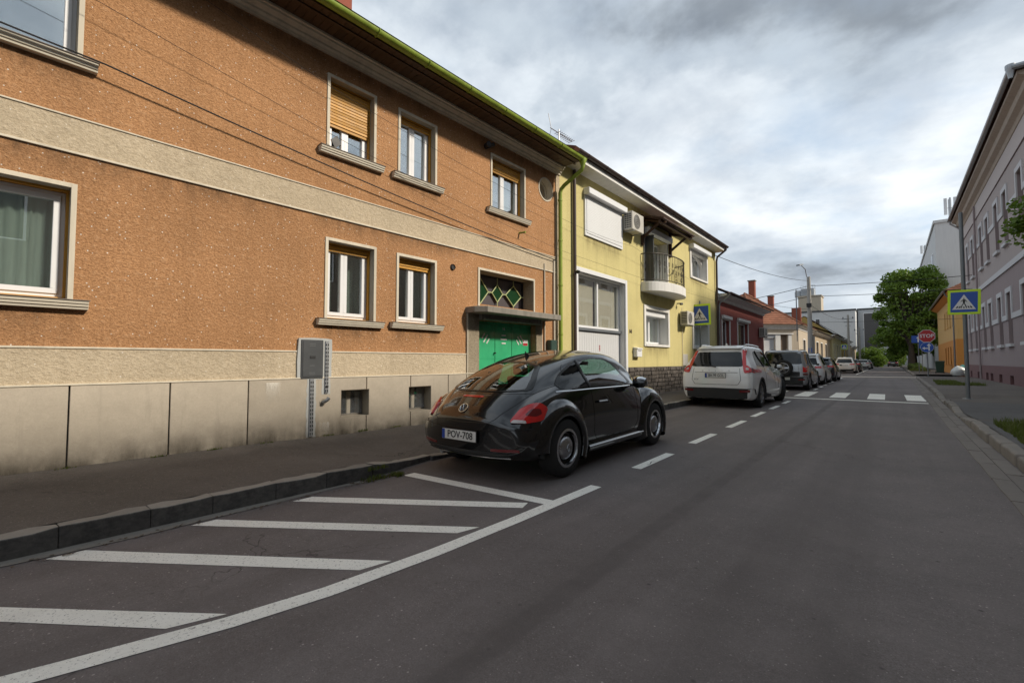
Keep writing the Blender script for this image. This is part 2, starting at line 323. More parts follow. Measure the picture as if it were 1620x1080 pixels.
K['tar'] = P('tar_seam', (.085, .072, .067), .75, var=.45, vs=9, bump=.5, bs=90)
K['paint'] = m_paint()
K['green'] = P('green_door_paint', (.028, .38, .165), .5, var=.18, vs=5, streak=.18)
K['steel'] = P('galvanised_steel', (.36, .375, .39), .42, .7, var=.15, vs=8)
K['pole'] = P('grey_pole_paint', (.17, .185, .20), .5, .3, var=.15)
K['black'] = P('black_plastic', (.018, .018, .019), .5)
K['cable'] = P('black_cable', (.018, .018, .018), .7)
K['rubble'] = P('grey_mortar', (.40, .41, .40), .95, var=.15, vs=20, bump=.6, bs=60)
K['yellow'] = None
K['tile'] = None
# ---------------------------------------------------------------- ground, road, pavements
def sheet(name, pts, z, m, parent=None):
    mb = MB(); mb.quad(*[(x, y, z) for x, y in pts]); return mb.build(name, m, parent)
tag(sheet('ground', [(-700, -500), (700, -500), (700, 1200), (-700, 1200)], -.03, K['paved']), 'dark asphalt and earth under the street', kind='structure')
def ribbon(mb, left, right):
    n = len(left); mb.add(left + right, [(i, n + i, n + i + 1, i + 1) for i in range(n - 1)]); return mb
road = sheet('road', [(-4.62, -40), (1.32, -40), (1.32, 420), (-4.62, 420)], 0, K['asphalt']); tag(road, 'grey brown asphalt road of the one-way street', kind='structure')
def kx(y): return -4.29 if y < 2.9 else (-4.29 - .19 * min(1, (y - 2.9) / .9))          # kerb face, left
def kz(y):
    if y < 2.75: return .15
    if y < 3.55: return .15 - .095 * (y - 2.75) / .8
    if y < 9.6: return .055
    return .15 if y > 10.4 else .055 + .095 * (y - 9.6) / .8
ys = [-40, -20, -10, -5, -2, 0, 1, 2, 2.75, 3, 3.3, 3.55, 3.8, 4.5, 6, 8, 9.6, 10, 10.4, 12, 15, 20, 30, 42, 60, 120, 420]
pl = MB(); ribbon(pl, [(-6.9, y, .178) for y in ys], [(kx(y) - .13, y, kz(y) - .004) for y in ys])
pavl = tag(pl.build('pavement_left', K['pave']), 'asphalt pavement along the houses on the left', kind='structure')
# kerb stones on the left, each a block with a worn edge
def stone_mesh(name, m, lx, ly, lz, seed, jit=.006, bev=.014):
    rd = random.Random(seed); mb = MB(); n = 4
    for i in range(n + 1):
        y = ly * i / n; e = lambda: rd.uniform(-jit, jit)
        mb.v += [(0, y, -.12), (lx, y, -.12), (lx + e() * .4, y, lz + e()), (e(), y, lz + e())]
    for i in range(n):
        a = i * 4; b = a + 4
        mb.f += [(a, a + 1, b + 1, b), (a + 1, a + 2, b + 2, b + 1), (a + 2, a + 3, b + 3, b + 2), (a + 3, a, b, b + 3)]
    mb.f += [(3, 2, 1, 0), (n * 4, n * 4 + 1, n * 4 + 2, n * 4 + 3)]
    return mb.mesh(name, m, bevel=bev, bseg=2)
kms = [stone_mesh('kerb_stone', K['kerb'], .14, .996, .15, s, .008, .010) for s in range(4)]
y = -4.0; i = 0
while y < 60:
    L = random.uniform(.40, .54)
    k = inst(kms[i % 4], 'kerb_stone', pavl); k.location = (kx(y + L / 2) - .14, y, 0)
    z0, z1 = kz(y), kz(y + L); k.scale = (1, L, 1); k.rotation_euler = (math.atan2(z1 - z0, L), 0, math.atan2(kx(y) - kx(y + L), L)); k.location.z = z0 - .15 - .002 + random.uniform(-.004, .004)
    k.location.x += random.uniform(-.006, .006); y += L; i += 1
# thin concrete haunch showing at the foot of the kerb
hb = MB(); hy = [-6 + .4 * i for i in range(23)]; rd = random.Random(3)
hl = [(kx(y) - .01, y, .005) for y in hy]; hr = [(kx(y) + .10 + .03 * math.sin(y * 2.1) + rd.uniform(-.015, .015), y, .0042) for y in hy]; ribbon(hb, hl, hr)
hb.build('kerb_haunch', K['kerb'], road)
# right-hand side: two rows of gutter slabs, kerb stones that dip at the crossing, pavement
def rx(y): return .78 + (0 if y < 12 else .20 * min(1, (y - 12) / 26))
def rkz(y):
    if y < 12.4: return .15
    if y < 13.6: return .15 - .11 * (y - 12.4) / 1.2
    if y < 15.4: return .04
    if y < 15.9: return .04 + .09 * (y - 15.4) / .5
    if y < 18.3: return .13
    if y < 18.9: return .13 - .09 * (y - 18.3) / .6
    if y < 20.4: return .04
    return min(.15, .04 + .11 * (y - 20.4) / .8)
ysr = sorted(set([-40, -10, 0, 3, 6, 8, 10, 11, 12, 12.4, 13, 13.6, 15.4, 15.9, 18.3, 18.9, 20.4, 21.2, 22, 24, 30, 36, 42, 43]))
pr = MB(); ribbon(pr, [(rx(y) + .45, y, rkz(y) - .004) for y in ysr], [(4.6, y, .165) for y in ysr]); 
pavr = tag(pr.build('pavement_right', K['pave']), 'asphalt pavement in front of the lilac building', kind='structure')
pr2 = MB(); ribbon(pr2, [(1.55, y, .146) for y in (51, 60, 80, 120, 420)], [(4.6, y, .165) for y in (51, 60, 80, 120, 420)]); pr2.build('pavement_right', K['pave']); 
tag(bpy.data.objects['pavement_right.001'], 'asphalt pavement under the trees beyond the side street', kind='structure')
pd = MB(); ribbon(pd, [(rx(y) + .46, y, rkz(y) + .003) for y in (-10, 6, 9, 11, 12, 13, 15, 15.9, 17.5)], [(4.55, y, .171) for y in (-10, 6, 9, 11, 12, 13, 15, 15.9, 17.5)]); pd.build('resurfaced_patch', K['paved'], pavr)
sms = [stone_mesh('gutter_slab', K['slabc'], .145, .985, .012, 20 + s, .003, .006) for s in range(4)]
rms = [stone_mesh('kerb_stone', K['kerblight'], .16, .97, .15, 40 + s, .010, .028) for s in range(4)]
y = -3.0; i = 0
while y < 43:
    a = math.atan2(rx(y) - rx(y + 1), 1)
    for r in range(2):
        k = inst(sms[(i + r) % 4], 'gutter_slab', road, (rx(y) + .152 * r, y + .37 * r, random.uniform(-.004, .003)), (0, 0, a))
    z0, z1 = rkz(y), rkz(y + 1)
    k = inst(rms[i % 4], 'kerb_stone', pavr, (rx(y) + .31 + random.uniform(-.008, .008), y, z0 - .15 + random.uniform(-.006, .006)), (math.atan2(z1 - z0, 1), 0, a)); y += 1; i += 1
k2 = [inst(rms[i % 4], 'kerb_stone', bpy.data.objects['pavement_right.001'], (1.38, 51 + i, .002)) for i in range(40)]
# side street surface and kerb line at the crossing
sheet('side_street', [(-4.6, 43.2), (30, 43.2), (30, 50.8), (-4.6, 50.8)], .004, K['paved']); tag(bpy.data.objects['side_street'], 'paler asphalt of the crossing side street', kind='structure')
sheet('joint_line', [(-4.4, 42.2), (1.3, 42.6), (1.3, 43.1), (-4.4, 42.8)], .004, K['kerblight'], road)
# painted markings
def mark(name, pts, z=.0025): 
    mb = MB(); mb.quad(*[(x, y, z) for x, y in pts]); return mb.build(name, K['paint'], road)
for q in ([(-3.95, -.17), (-2.56, .87), (-2.64, .64), (-3.75, -.16)], [(-4.14, .36), (-4.13, .55), (-2.44, 1.75), (-2.48, 1.55)], [(-4.13, 1.14), (-4.13, 1.31), (-2.42, 2.52), (-2.46, 2.33)],
          [(-4.14, 1.91), (-4.14, 2.09), (-2.50, 3.22), (-2.45, 3.08)], [(-4.14, 3.11), (-4.14, 3.26), (-2.36, 3.42), (-2.36, 3.28)]): mark('hatch_bar', q)
sl_ = MB(); cl = [(-3.35, -2.2), (-3.0, -.9), (-2.76, -.1), (-2.64, .27), (-2.47, .85), (-2.385, 1.3), (-2.33, 2.0), (-2.31, 2.8), (-2.305, 4.08)]
ribbon(sl_, [(x - .06, y, .0035) for x, y in cl], [(x + .06, y, .0035) for x, y in cl]); sl_.build('lane_line', K['paint'], road)
for a, b, x in ((5.05, 6.15, -2.325), (7.12, 8.28, -2.37), (9.25, 10.5, -2.40), (11.4, 12.6, -2.44), (13.5, 14.6, -2.46), (15.5, 16.6, -2.49), (23.6, 24.8, -2.62), (26, 27.2, -2.66), (28.4, 29.6, -2.7), (30.8, 32, -2.74), (33.2, 34.4, -2.78), (35.6, 37.4, -2.80), (38.3, 41.5, -2.85)):
    mark('lane_dash', [(x - .06, a), (x + .06, a), (x + .05, b), (x - .07, b)])
mark('lane_line', [(-2.62, 53), (-2.52, 53), (-2.62, 90), (-2.72, 90)])
for x in (-3.55, -2.52, -1.47, -.43, .57): mark('zebra_bar', [(x - .23, 19.1), (x + .23, 19.1), (x + .21, 22.2), (x - .25, 22.2)])
mark('stop_line', [(-4.1, 17.95), (.80, 18.05), (.80, 18.35), (-4.1, 18.2)], .0035)
# small cracks
def crack(pts, w):
    mb = MB(); ribbon(mb, [(x - w, y, .0052) for x, y in pts], [(x + w * random.random(), y, .0052) for x, y in pts]); mb.build('crack', K['tar'], road)
crack([(-2.62 + .09 * i, 4.86 + .05 * math.sin(i * .9) + .004 * i * i) for i in range(9)], .008)
crack([(-2.3 + .02 * math.sin(i * 1.7), 5.3 + .06 * i) for i in range(5)], .007)
# ---------------------------------------------------------------- windows
def bars(mb, u0, u1, z0, z1, w, d0, d1):
    mb.fb(u0, u1, d0, d1, z0, z0 + w); mb.fb(u0, u1, d0, d1, z1 - w, z1); mb.fb(u0, u0 + w, d0, d1, z0 + w, z1 - w); mb.fb(u1 - w, u1, d0, d1, z0 + w, z1 - w); return mb
def curtain(parent, u0, u1, z0, z1, d, m, fold=.03, n=None):
    n = n or max(8, int((u1 - u0) * 50)); mb = MB(); t = []; b = []
    for i in range(n + 1):
        u = u0 + (u1 - u0) * i / n; y = -d + fold * math.sin(i * 1.9 + math.sin(i * .37) * 2); t.append((u, y, z1)); b.append((u + .01 * math.sin(i), y * 1.0, z0))
    ribbon(mb, b, t); return mb.build('curtain', m, parent, smooth='all')
def window(house, u0, u1, z0, z1, rec=.20, split=(.5,), wood=True, blind=0, trim=.045, sill=True, cur=1, trimm=None, label=None, fm=None, glass=None, cm=None, hang=.16):
    """opening in a facade: surround, reveal boards, PVC frame with sashes and panes, blind slats, sill"""
    fm = fm or K['white']; trimm = trimm or K['trim']; glass = glass or K['pane']
    g = .025 if wood else 0.004; a, b, c, e = u0 + g, u1 - g, z0 + (.03 if wood else .004), z1 - g
    w = bars(MB(), a, b, c, e, .035, -rec - .07, -rec).build('window', fm, house, bevel=.004)
    if label: w['label'] = label
    xs = [a + .035] + [a + (b - a) * s for s in split] + [b - .035]
    for i in range(len(xs) - 1):
        p, q = xs[i] + .001, xs[i + 1] - .001
        bars(MB(), p, q, c + .036, e - .036, .055, -rec - .05, -rec + .015).build('sash', fm, w, bevel=.004)
        MB().fb(p + .052, q - .052, -rec - .03, -rec - .022, c + .088, e - .088).build('pane', glass, w)
    if trim:
        t = MB(); t.fb(u0 - trim, u0, 0, .018, z0, z1 + trim); t.fb(u1, u1 + trim, 0, .018, z0, z1 + trim); t.fb(u0, u1, 0, .018, z1, z1 + trim); t.build('surround', trimm, w, bevel=.003)
    rvm = MB(); rvm.fb(u0 + .0004, u0 + .0025, -.41, -.001, z0, z1); rvm.fb(u1 - .0025, u1 - .0004, -.41, -.001, z0, z1); rvm.fb(u0 + .0025, u1 - .0025, -.41, -.001, z1 - .0025, z1 - .0004)
    if trim: rvm.build('reveal', K['reveal'], w)
    if wood:
        for x0, x1 in ((u0 + .003, u0 + g), (u1 - g, u1 - .003)): MB().fb(x0, x1, -rec - .05, -rec + .06, z0 + .03, z1 - g).build('blind_guide', K['ochre'], w)
        MB().fb(u0 + .002, u1 - .002, -rec - .05, -rec + .07, z1 - g, z1 - .001).build('head_board', K['ochre'], w); MB().fb(u0 + .002, u1 - .002, -rec - .05, -rec + .05, z0 + .002, z0 + .03).build('sill_board', K['ochre'], w)
    if blind:
        zb = z1 - g - blind; h = .047; n = max(1, int(blind / h)); rdb = random.Random(int(u0 * 100))
        me = MB().fb(0, u1 - u0 - .056, 0, .014, 0, h - .005).mesh('slat', K['ochre'], bevel=.004)
        for i in range(n): inst(me, 'slat', w, (u0 + .028, rec - .045 + rdb.uniform(-.003, .003), zb + i * h), (rdb.uniform(-.12, .12), rdb.uniform(-.004, .004) if i else .0, 0))
        MB().fb(u0 + .03, u1 - .03, -rec + .026, -rec + .046, zb - .045, zb - .003).build('bottom_rail', K['ochre'], w, bevel=.004)
    if sill:
        s0, s1 = u0 - hang, u1 + hang
        MB().extr([(.0, z0 - .100), (-.066, z0 - .100), (-.072, z0 - .074), (-.084, z0 - .071), (-.087, z0 - .046), (-.098, z0 - .042), (-.104, z0 - .006), (.0, z0 - .006)], s0, s1).build('sill', K['sill'], w, bevel=.003)
        MB().extr([(rec, z0 + .001), (-.110, z0 - .002), (-.112, z0 - .008), (-.112, z0 - .011), (0, z0 - .0055), (rec, z0 - .004)], s0 - .01, s1 + .01).build('sill_flashing', K['sillmetal'], w)
    cm = cm or K['curtain']
    if cur == 1:
        curtain(w, a + .02, a + (b - a) * .30, c, e, -rec - .22, cm); curtain(w, b - (b - a) * .33, b - .02, c, e, -rec - .22, cm)
    elif cur == 2: curtain(w, a + .02, b - .02, c, e, -rec - .13, cm, .02)
    return w
# ---------------------------------------------------------------- brown house
def brown_house():
    H = tag(empty('brown_house', (-6.5, 0, 0), RAD(88.6)), 'two storey brown roughcast house with green garage door and green gutter', 'house')
    E = 9.36; U0 = -4.2
    ops = [(-1.0, .645, 1.88, 3.04), (-1.0, .645, 4.41, 5.56), (3.40, 4.15, 4.44, 5.55), (3.41, 4.18, 1.88, 3.05), (4.66, 5.42, 4.44, 5.55), (4.655, 5.43, 1.90, 3.035), (6.94, 7.99, 4.43, 5.56),
           (6.58, 8.32, 2.40, 3.09), (6.57, 8.40, -.05, 2.075), (8.54, 9.08, 5.10, 5.64)]
    bas = [(3.64, 4.11, .40, .81), (4.87, 5.35, .39, .81)]
    mb = slab(MB(), U0, E, -.05, 6.06, ops + bas, -.42, 0)
    # round opening inside its square
    cu, cz, hr, r = 8.81, 5.37, .27, .255; N = 32
    for k in range(N):
        a0, a1 = 2 * math.pi * k / N, 2 * math.pi * (k + 1) / N
        def sq(a): m = max(abs(math.cos(a)), abs(math.sin(a))); return (cu + hr * math.cos(a) / m, 0, cz + hr * math.sin(a) / m)
        def ci(a, y): return (cu + r * math.cos(a), y, cz + r * math.sin(a))
        mb.quad(sq(a0), sq(a1), ci(a1, 0), ci(a0, 0)); mb.quad(ci(a0, 0), ci(a1, 0), ci(a1, .2), ci(a0, .2))
    mb.build('wall', K['brown'], H, recalc=False)
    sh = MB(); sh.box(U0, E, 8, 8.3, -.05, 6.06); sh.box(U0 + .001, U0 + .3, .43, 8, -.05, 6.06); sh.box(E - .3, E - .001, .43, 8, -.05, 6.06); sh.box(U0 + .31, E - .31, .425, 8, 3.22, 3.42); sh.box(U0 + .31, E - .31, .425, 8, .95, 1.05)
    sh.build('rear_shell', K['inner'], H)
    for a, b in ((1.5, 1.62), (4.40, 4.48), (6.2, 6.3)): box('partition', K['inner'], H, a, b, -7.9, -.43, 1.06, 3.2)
    # flat bands
    slab(MB(), U0, 6.215, 1.018, 1.375, [], -.01, .012).build('plinth_band', K['beige'], H)
    t = MB(); t.fb(U0, 6.23, 0, .022, 1.377, 1.398); t.fb(U0, 6.56, 0, .040, 1.000, 1.018); t.build('plinth_cap', K['trim'], H, bevel=.003)
    slab(MB(), U0, 9.20, 3.425, 3.775, [], -.01, .012).build('storey_band', K['beige'], H)
    t = MB(); t.fb(U0, 9.20, 0, .024, 3.400, 3.424); t.fb(U0, 9.20, 0, .024, 3.776, 3.794); t.build('band_edge', K['trim'], H, bevel=.003)
    box('pilaster', K['beige'], H, 9.205, E - .002, -.01, .020, .1, 5.86)
    for a, b in ((6.218, 6.555), (8.405, 8.62)): box('door_surround', K['greige'], H, a, b, -.01, .026, .05, 2.19)
    box('surround_edge', K['trim'], H, 6.226, 6.246, .026, .036, .12, 2.19); box('surround_edge', K['trim'], H, 8.60, 8.62, .026, .034, .12, 2.19)
    # plinth of stone panels, joints left open
    js = [-4.2, -3.54, -2.69, -1.845, -1.0, -.155, .69, 1.531, 2.361, 3.21, 4.066, 4.906, 5.75, 6.215]
    for a, b in zip(js, js[1:]): slab(MB(), a + .007, b - .007, .02, .998, bas, -.02, .032).build('stone_panel', K['stone'], H, bevel=.004)
    box('joint_backing', K['dark'], H, U0, 3.6, 0, .008, .05, .99)
    # basement windows behind wire mesh
    for a, b, c, e in bas:
        w = bars(MB(), a + .003, b - .003, c + .003, e - .003, .03, -.20, -.16).build('basement_window', K['concrete'], H)
        MB().fb(a + .033, b - .033, -.185, -.18, c + .033, e - .033).build('pane', K['pane'], w); MB().fb(a + .20, a + .26, -.20, -.165, c + .03, e - .03).build('mullion', K['trim'], w)
        for q in ((a + .0005, a + .003, c, e), (b - .003, b - .0005, c, e), (a + .003, b - .003, c + .0003, c + .0028), (a + .003, b - .003, e - .0028, e - .0003)): box('reveal', K['stonerev'], w, q[0], q[1], -.30, .030, q[2], q[3])
        ms = MB()
        for k in range(-14, 18):
            for sg in (1, -1):
                pts = []
                for s in range(0, 22):
                    z = c + .03 + s * (e - c - .06) / 21; u = a + .03 + k * .028 + sg * (z - c) ; 
                    if a + .02 < u < b - .02: pts.append((u, .14, z))
                if len(pts) > 1: ms.tube([pts[0], pts[-1]], .0016, 4, False)
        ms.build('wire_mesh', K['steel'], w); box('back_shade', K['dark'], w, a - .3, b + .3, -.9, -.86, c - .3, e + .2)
    # cornice, soffit boards, gutter
    MB().extr([(0, 5.87), (-.05, 5.87), (-.055, 5.905), (-.085, 5.925), (-.09, 5.955), (-.15, 5.99), (-.155, 6.02), (-.185, 6.022), (-.185, 6.058), (0, 6.058)], U0, E + .01).build('cornice', K['trim'], H, bevel=.004)
    me = MB().box(0, .112, 0, .56, 0, .018).mesh('soffit_board', K['soffit'], bevel=.004)
    for i in range(int((E + .05 - U0) / .116)): inst(me, 'soffit_board', H, (U0 + i * .116, -.62, 6.062 + random.uniform(-.002, .002)))
    box('fascia', K['soffit'], H, U0, E + .05, .622, .645, 6.035, 6.16)
    box('soffit_support', K['soffit'], H, U0, E + .04, .44, .49, 6.040, 6.060)
    g = MB(); N = 10; gy, gz, r = -.722, 6.10, .074; prof = [(gy + r * math.cos(math.pi + math.pi * k / N), gz + r * math.sin(math.pi + math.pi * k / N)) for k in range(N + 1)]
    prof = [(prof[0][0] - .012, prof[0][1] + .006)] + prof; inn = [(gy + (p[0] - gy) * .93, gz + (p[1] - gz) * .93) for p in prof[::-1]]
    g.extr(prof + inn, U0, E + .05).build('gutter', K['gutgreen'], H, smooth=True)
    bk = MB(); bk.tube([(0, gy + (r + .007) * math.cos(math.pi * (1 + k / 8)), gz + (r + .007) * math.sin(math.pi * (1 + k / 8))) for k in range(9)], .009, 6); bk.cyl((0, gy - r - .01, gz), (0, gy + r, gz + .05), .007, seg=6)
    bm_ = bk.mesh('gutter_bracket', K['gutgreen'])
    for i in range(15): inst(bm_, 'gutter_bracket', H, (U0 + .5 + i * .93, 0, 0))
    # roof and chimney
    rf = MB(); rf.extr([(-.69, 6.165), (-.69, 6.20), (4.0, 9.2), (8.9, 6.2), (8.9, 6.12), (4.0, 9.08)], U0, E + .05); rf = rf.build('roof', K['rooftile'], H)
    MB().box(4.55, 4.95, 2.2, 2.7, 7.4, 10.2).build('chimney', K['redbrick'], rf, bevel=.01)
    # windows
    window(H, -1.0, .645, 1.88, 3.04, .17, (.5,), cur=2, label='white window with lace curtain in ochre frame', cm=K['lace'])
    window(H, -1.0, .645, 4.41, 5.56, .17, (.5,), wood=False, cur=0)
    w1 = window(H, 3.40, 4.15, 4.44, 5.55, .17, (.44,), blind=.62, cur=0, label='window with ochre slatted blind half down')
    dcal = MB(); s = .085; dcal.quad((-s, 0, 0), (0, 0, -s * 1.25), (s, 0, 0), (0, 0, s * 1.25)); dcal.build('sticker', K['black'], w1, recalc=False, loc=(3.585, .145, 4.66), rot=(0, .15, 0))
    window(H, 3.41, 4.18, 1.88, 3.05, .17, (.44,), blind=.055, cur=1)
    window(H, 4.66, 5.42, 4.44, 5.55, .17, (.47,), blind=.055, cur=1)
    window(H, 4.655, 5.43, 1.90, 3.035, .17, (.47,), blind=.10, cur=1)
    window(H, 6.94, 7.99, 4.43, 5.56, .17, (.46,), blind=.20, cur=1)
    for a, b, z, h in ((-1.1, .80, 1.78, .42), (3.28, 4.32, 1.78, .38), (4.52, 5.58, 1.80, .36), (3.26, 4.30, 4.34, .30), (4.52, 5.56, 4.34, .28), (6.82, 8.12, 4.33, .26), (-1.1, .80, 4.31, .34)): stain(H, K['soot'], a, b, z - h, z)
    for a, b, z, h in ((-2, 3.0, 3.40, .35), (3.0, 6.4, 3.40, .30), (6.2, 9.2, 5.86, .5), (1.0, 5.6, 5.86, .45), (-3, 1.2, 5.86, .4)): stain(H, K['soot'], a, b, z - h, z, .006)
    for i in range(9): stain(H, K['splash'], -3.2 + i * 1.03, -2.17 + i * 1.03, .12, .30 + .28 * ((i * 7919) % 13) / 13, .038)
    stain(H, K['scrape'], 2.56, 2.76, .66, .96, .039); stain(H, K['scrape'], 3.30, 3.46, .16, .36, .039); stain(H, K['soot'], 6.2, 8.8, 1.4, 2.18, .029)
    # round window
    q = MB().lathe([(.245, -.21), (.255, -.21), (.255, -.16), (.225, -.16), (.225, -.21), (.245, -.21)], (cu, 0, cz), 'y', 32); q.v = [(x, -y, z) for x, y, z in q.v]
    rw = q.build('round_window', K['trim'], H, smooth=True); d = MB(); d.add([(cu + .226 * math.cos(2 * math.pi * k / 28), .19, cz + .226 * math.sin(2 * math.pi * k / 28)) for k in range(28)], [tuple(range(28))]); d.build('pane', K['pane'], rw)
    q = MB().lathe([(.256, -.004), (.285, -.004), (.285, .010), (.256, .010), (.256, -.004)], (cu, 0, cz), 'y', 40); q.v = [(x, -y, z) for x, y, z in q.v]; q.build('surround', K['trim'], rw); q = MB().lathe([(.2535, 0.0), (.2535, -.20)], (cu, 0, cz), 'y', 40); q.v = [(x, -y, z) for x, y, z in q.v]; q.build('reveal', K['trim'], rw, smooth='all', recalc=False)
    # vent hole and wall stub pipe
    MB().lathe([(.0, -.012), (.045, -.012), (.05, -.03), (.06, -.004), (.062, .002)], (5.867, 0, 3.03), 'y', 20).build('vent', K['black'], H, smooth=True)
    p = MB(); p.tube([(3.355, -.02, .655), (3.36, -.085, .665), (3.385, -.115, .69), (3.405, -.12, .72)], .026, 10); p.lathe([(.045, -.04), (.045, -.03)], (3.355, 0, .655), 'y', 14); p.build('drain_stub', K['steel'], H, smooth=True)
    # transom window over the canopy: leaded diamonds
    tw = bars(MB(), 6.583, 8.317, 2.403, 3.087, .04, -.33, -.29).build('transom_window', K['black'], H)
    box('back_pane', K['greypane'], tw, 6.62, 8.28, -.335, -.325, 2.44, 3.05)
    LM = K['palegreen']; zc = 2.725; cs = [(6.88, .235, .27), (7.405, .17, .19), (7.94, .265, .235)]
    ld = MB()
    for c, hw, dz in cs:
        pts = [(c - hw, .275, zc), (c, .275, zc + dz), (c + hw, .275, zc), (c, .275, zc - dz)]
        MB().add([(x, y + .01, z) for x, y, z in pts], [(0, 1, 2, 3)]).build('diamond_pane', K['greenglass'], tw, recalc=False)
        for i in range(4): ld.tube([pts[i], pts[(i + 1) % 4]], .012, 6)
        ld.tube([(c, .275, zc + dz), (c, .275, 3.06)], .008, 6); ld.tube([(c, .275, zc - dz), (c, .275, 2.43)], .010, 6)
    for a, b in ((7.115, 7.235), (7.575, 7.675), (6.6, 6.645), (8.205, 8.3)): ld.tube([(a, .275, zc), (b, .275, zc)], .012, 6)
    ld.build('leading', LM, tw)
    t = MB(); t.fb(6.535, 6.579, 0, .018, 2.36, 3.135); t.fb(8.321, 8.365, 0, .018, 2.36, 3.135); t.fb(6.579, 8.321, 0, .018, 3.091, 3.135); t.build('surround', K['trim'], tw)
    rv = MB(); rv.fb(6.5805, 6.586, -.40, .0, 2.40, 3.089); rv.fb(8.314, 8.3195, -.40, 0, 2.40, 3.089); rv.fb(6.586, 8.314, -.40, 0, 3.084, 3.0895); rv.build('reveal', K['greige'], tw)
    # canopy slab
    cp = MB(); pl_ = [(6.205, .03), (6.205, -.24), (6.36, -.46), (8.78, -.46), (8.78, .03)]
    cp.extr(pl_, 2.185, 2.305, 'z'); cp.build('canopy', K['concrete'], H, bevel=.012, bseg=2)
    box('lintel', K['concrete'], H, 6.55, 8.47, -.30, .10, 2.078, 2.182)
    box('roller_rail', K['concrete'], H, 6.60, 8.40, .10, .16, 2.075, 2.11, .01)
    # green garage door
    gd = bars(MB(), 6.573, 8.397, .02, 2.074, .05, -.22, -.14).build('garage_door', K['green'], H)
    xs = [6.625, 7.20, 7.74, 8.345]
    for i in range(3):
        lf = box('door_leaf', K['green'], gd, xs[i] + .006, xs[i + 1] - .006, -.20, -.15, .06, 2.02, .006)
    for i in range(3):
        box('leaf_rail', K['green'], gd, xs[i] + .02, xs[i + 1] - .02, -.149, -.146, 1.30, 1.312)
        c = (xs[i] + xs[i + 1]) / 2 + (0, 0, -.04)[i]; zz = 1.72
        for k, (o, ln) in enumerate(((-.085, .13), (0, .20), (.085, .13))):
            a = (RAD(52), 0, RAD(-52))[i]; dx, dz_ = (math.cos(a), math.sin(a)); px, pz = (-dz_, dx) if i != 1 else (0, 1)
            v0 = (c + px * o - dx * ln / 2, zz + pz * o - dz_ * ln / 2); v1 = (c + px * o + dx * ln / 2, zz + pz * o + dz_ * ln / 2); w_ = .014; nx, nz = -(v1[1] - v0[1]) / ln * w_, (v1[0] - v0[0]) / ln * w_
            pts = [(v0[0] - nx, v0[1] - nz), (v1[0] - nx, v1[1] - nz), (v1[0] + nx, v1[1] + nz), (v0[0] + nx, v0[1] + nz)]
            MB().extr(pts, .143, .1495, 'y').build('vent_slot', K['whitepaint'], gd)
    text_mesh('16', .09, K['whitepaint'], 'house_number', gd, (7.47, .146, 1.945), (RAD(90), 0, 0))
    nt = box('notice', K['white'], gd, 8.12, 8.29, -.147, -.143, 1.60, 1.73); box('notice_band', K['signred'], gd, 8.125, 8.285, -.1425, -.141, 1.605, 1.66); box('notice_mark', K['signred'], gd, 8.13, 8.155, -.1425, -.141, 1.69, 1.72)
    MB().cyl((7.17, .15, 1.42), (7.17, .10, 1.42), .016).build('door_knob', K['black'], gd)
    return H
def m_tiles(name, c1, c2):
    t = NT(name); oi = t.n('ShaderNodeObjectInfo'); f = t.noise(5, 4, .6); c = t.mix(f, c1, c2); c = t.mix(1.0, c, t.ramp(oi.outputs['Random'], [(0, .7), (1, 1.1)]), 'MULTIPLY')
    w = t.n('ShaderNodeTexWave'); w.inputs['Scale'].default_value = 4.5; t.L.new(t.map((1, 0, 0)), w.inputs['Vector']); 
    return t.done(c, .85, 0, .2, t.bump(t.noise(30, 3, .6), .3, .01))
K['stonerev'] = P('grey_stone_reveal', (.30, .26, .20), .9, var=.2, vs=8, bump=.2)
K['reveal'] = P('grey_beige_reveal', (.36, .33, .265), .9, var=.18, vs=5, bump=.2, streak=.4)
K['sill'] = P('cream_sill', (.58, .53, .43), .8, var=.10, vs=8)
K['rooftile'] = m_tiles('dark_roof_tile', (.10, .045, .03), (.17, .075, .045))
K['redbrick'] = P('red_brick', (.26, .075, .045), .9, var=.3, vs=10, bump=.4, bs=50)
K['lace'] = m_curtain('lace_curtain', (.86, .89, .87))
K['greypane'] = P('grey_ribbed_pane', (.085, .075, .08), .35, var=.1)
K['greenglass'] = P('dark_green_glass', (.012, .045, .018), .12, var=.2, vs=2)
K['palegreen'] = P('pale_green_leading', (.42, .47, .22), .6, var=.1)
K['signred'] = P('sign_red', (.42, .018, .022), .45, var=.06)
BH = brown_house()
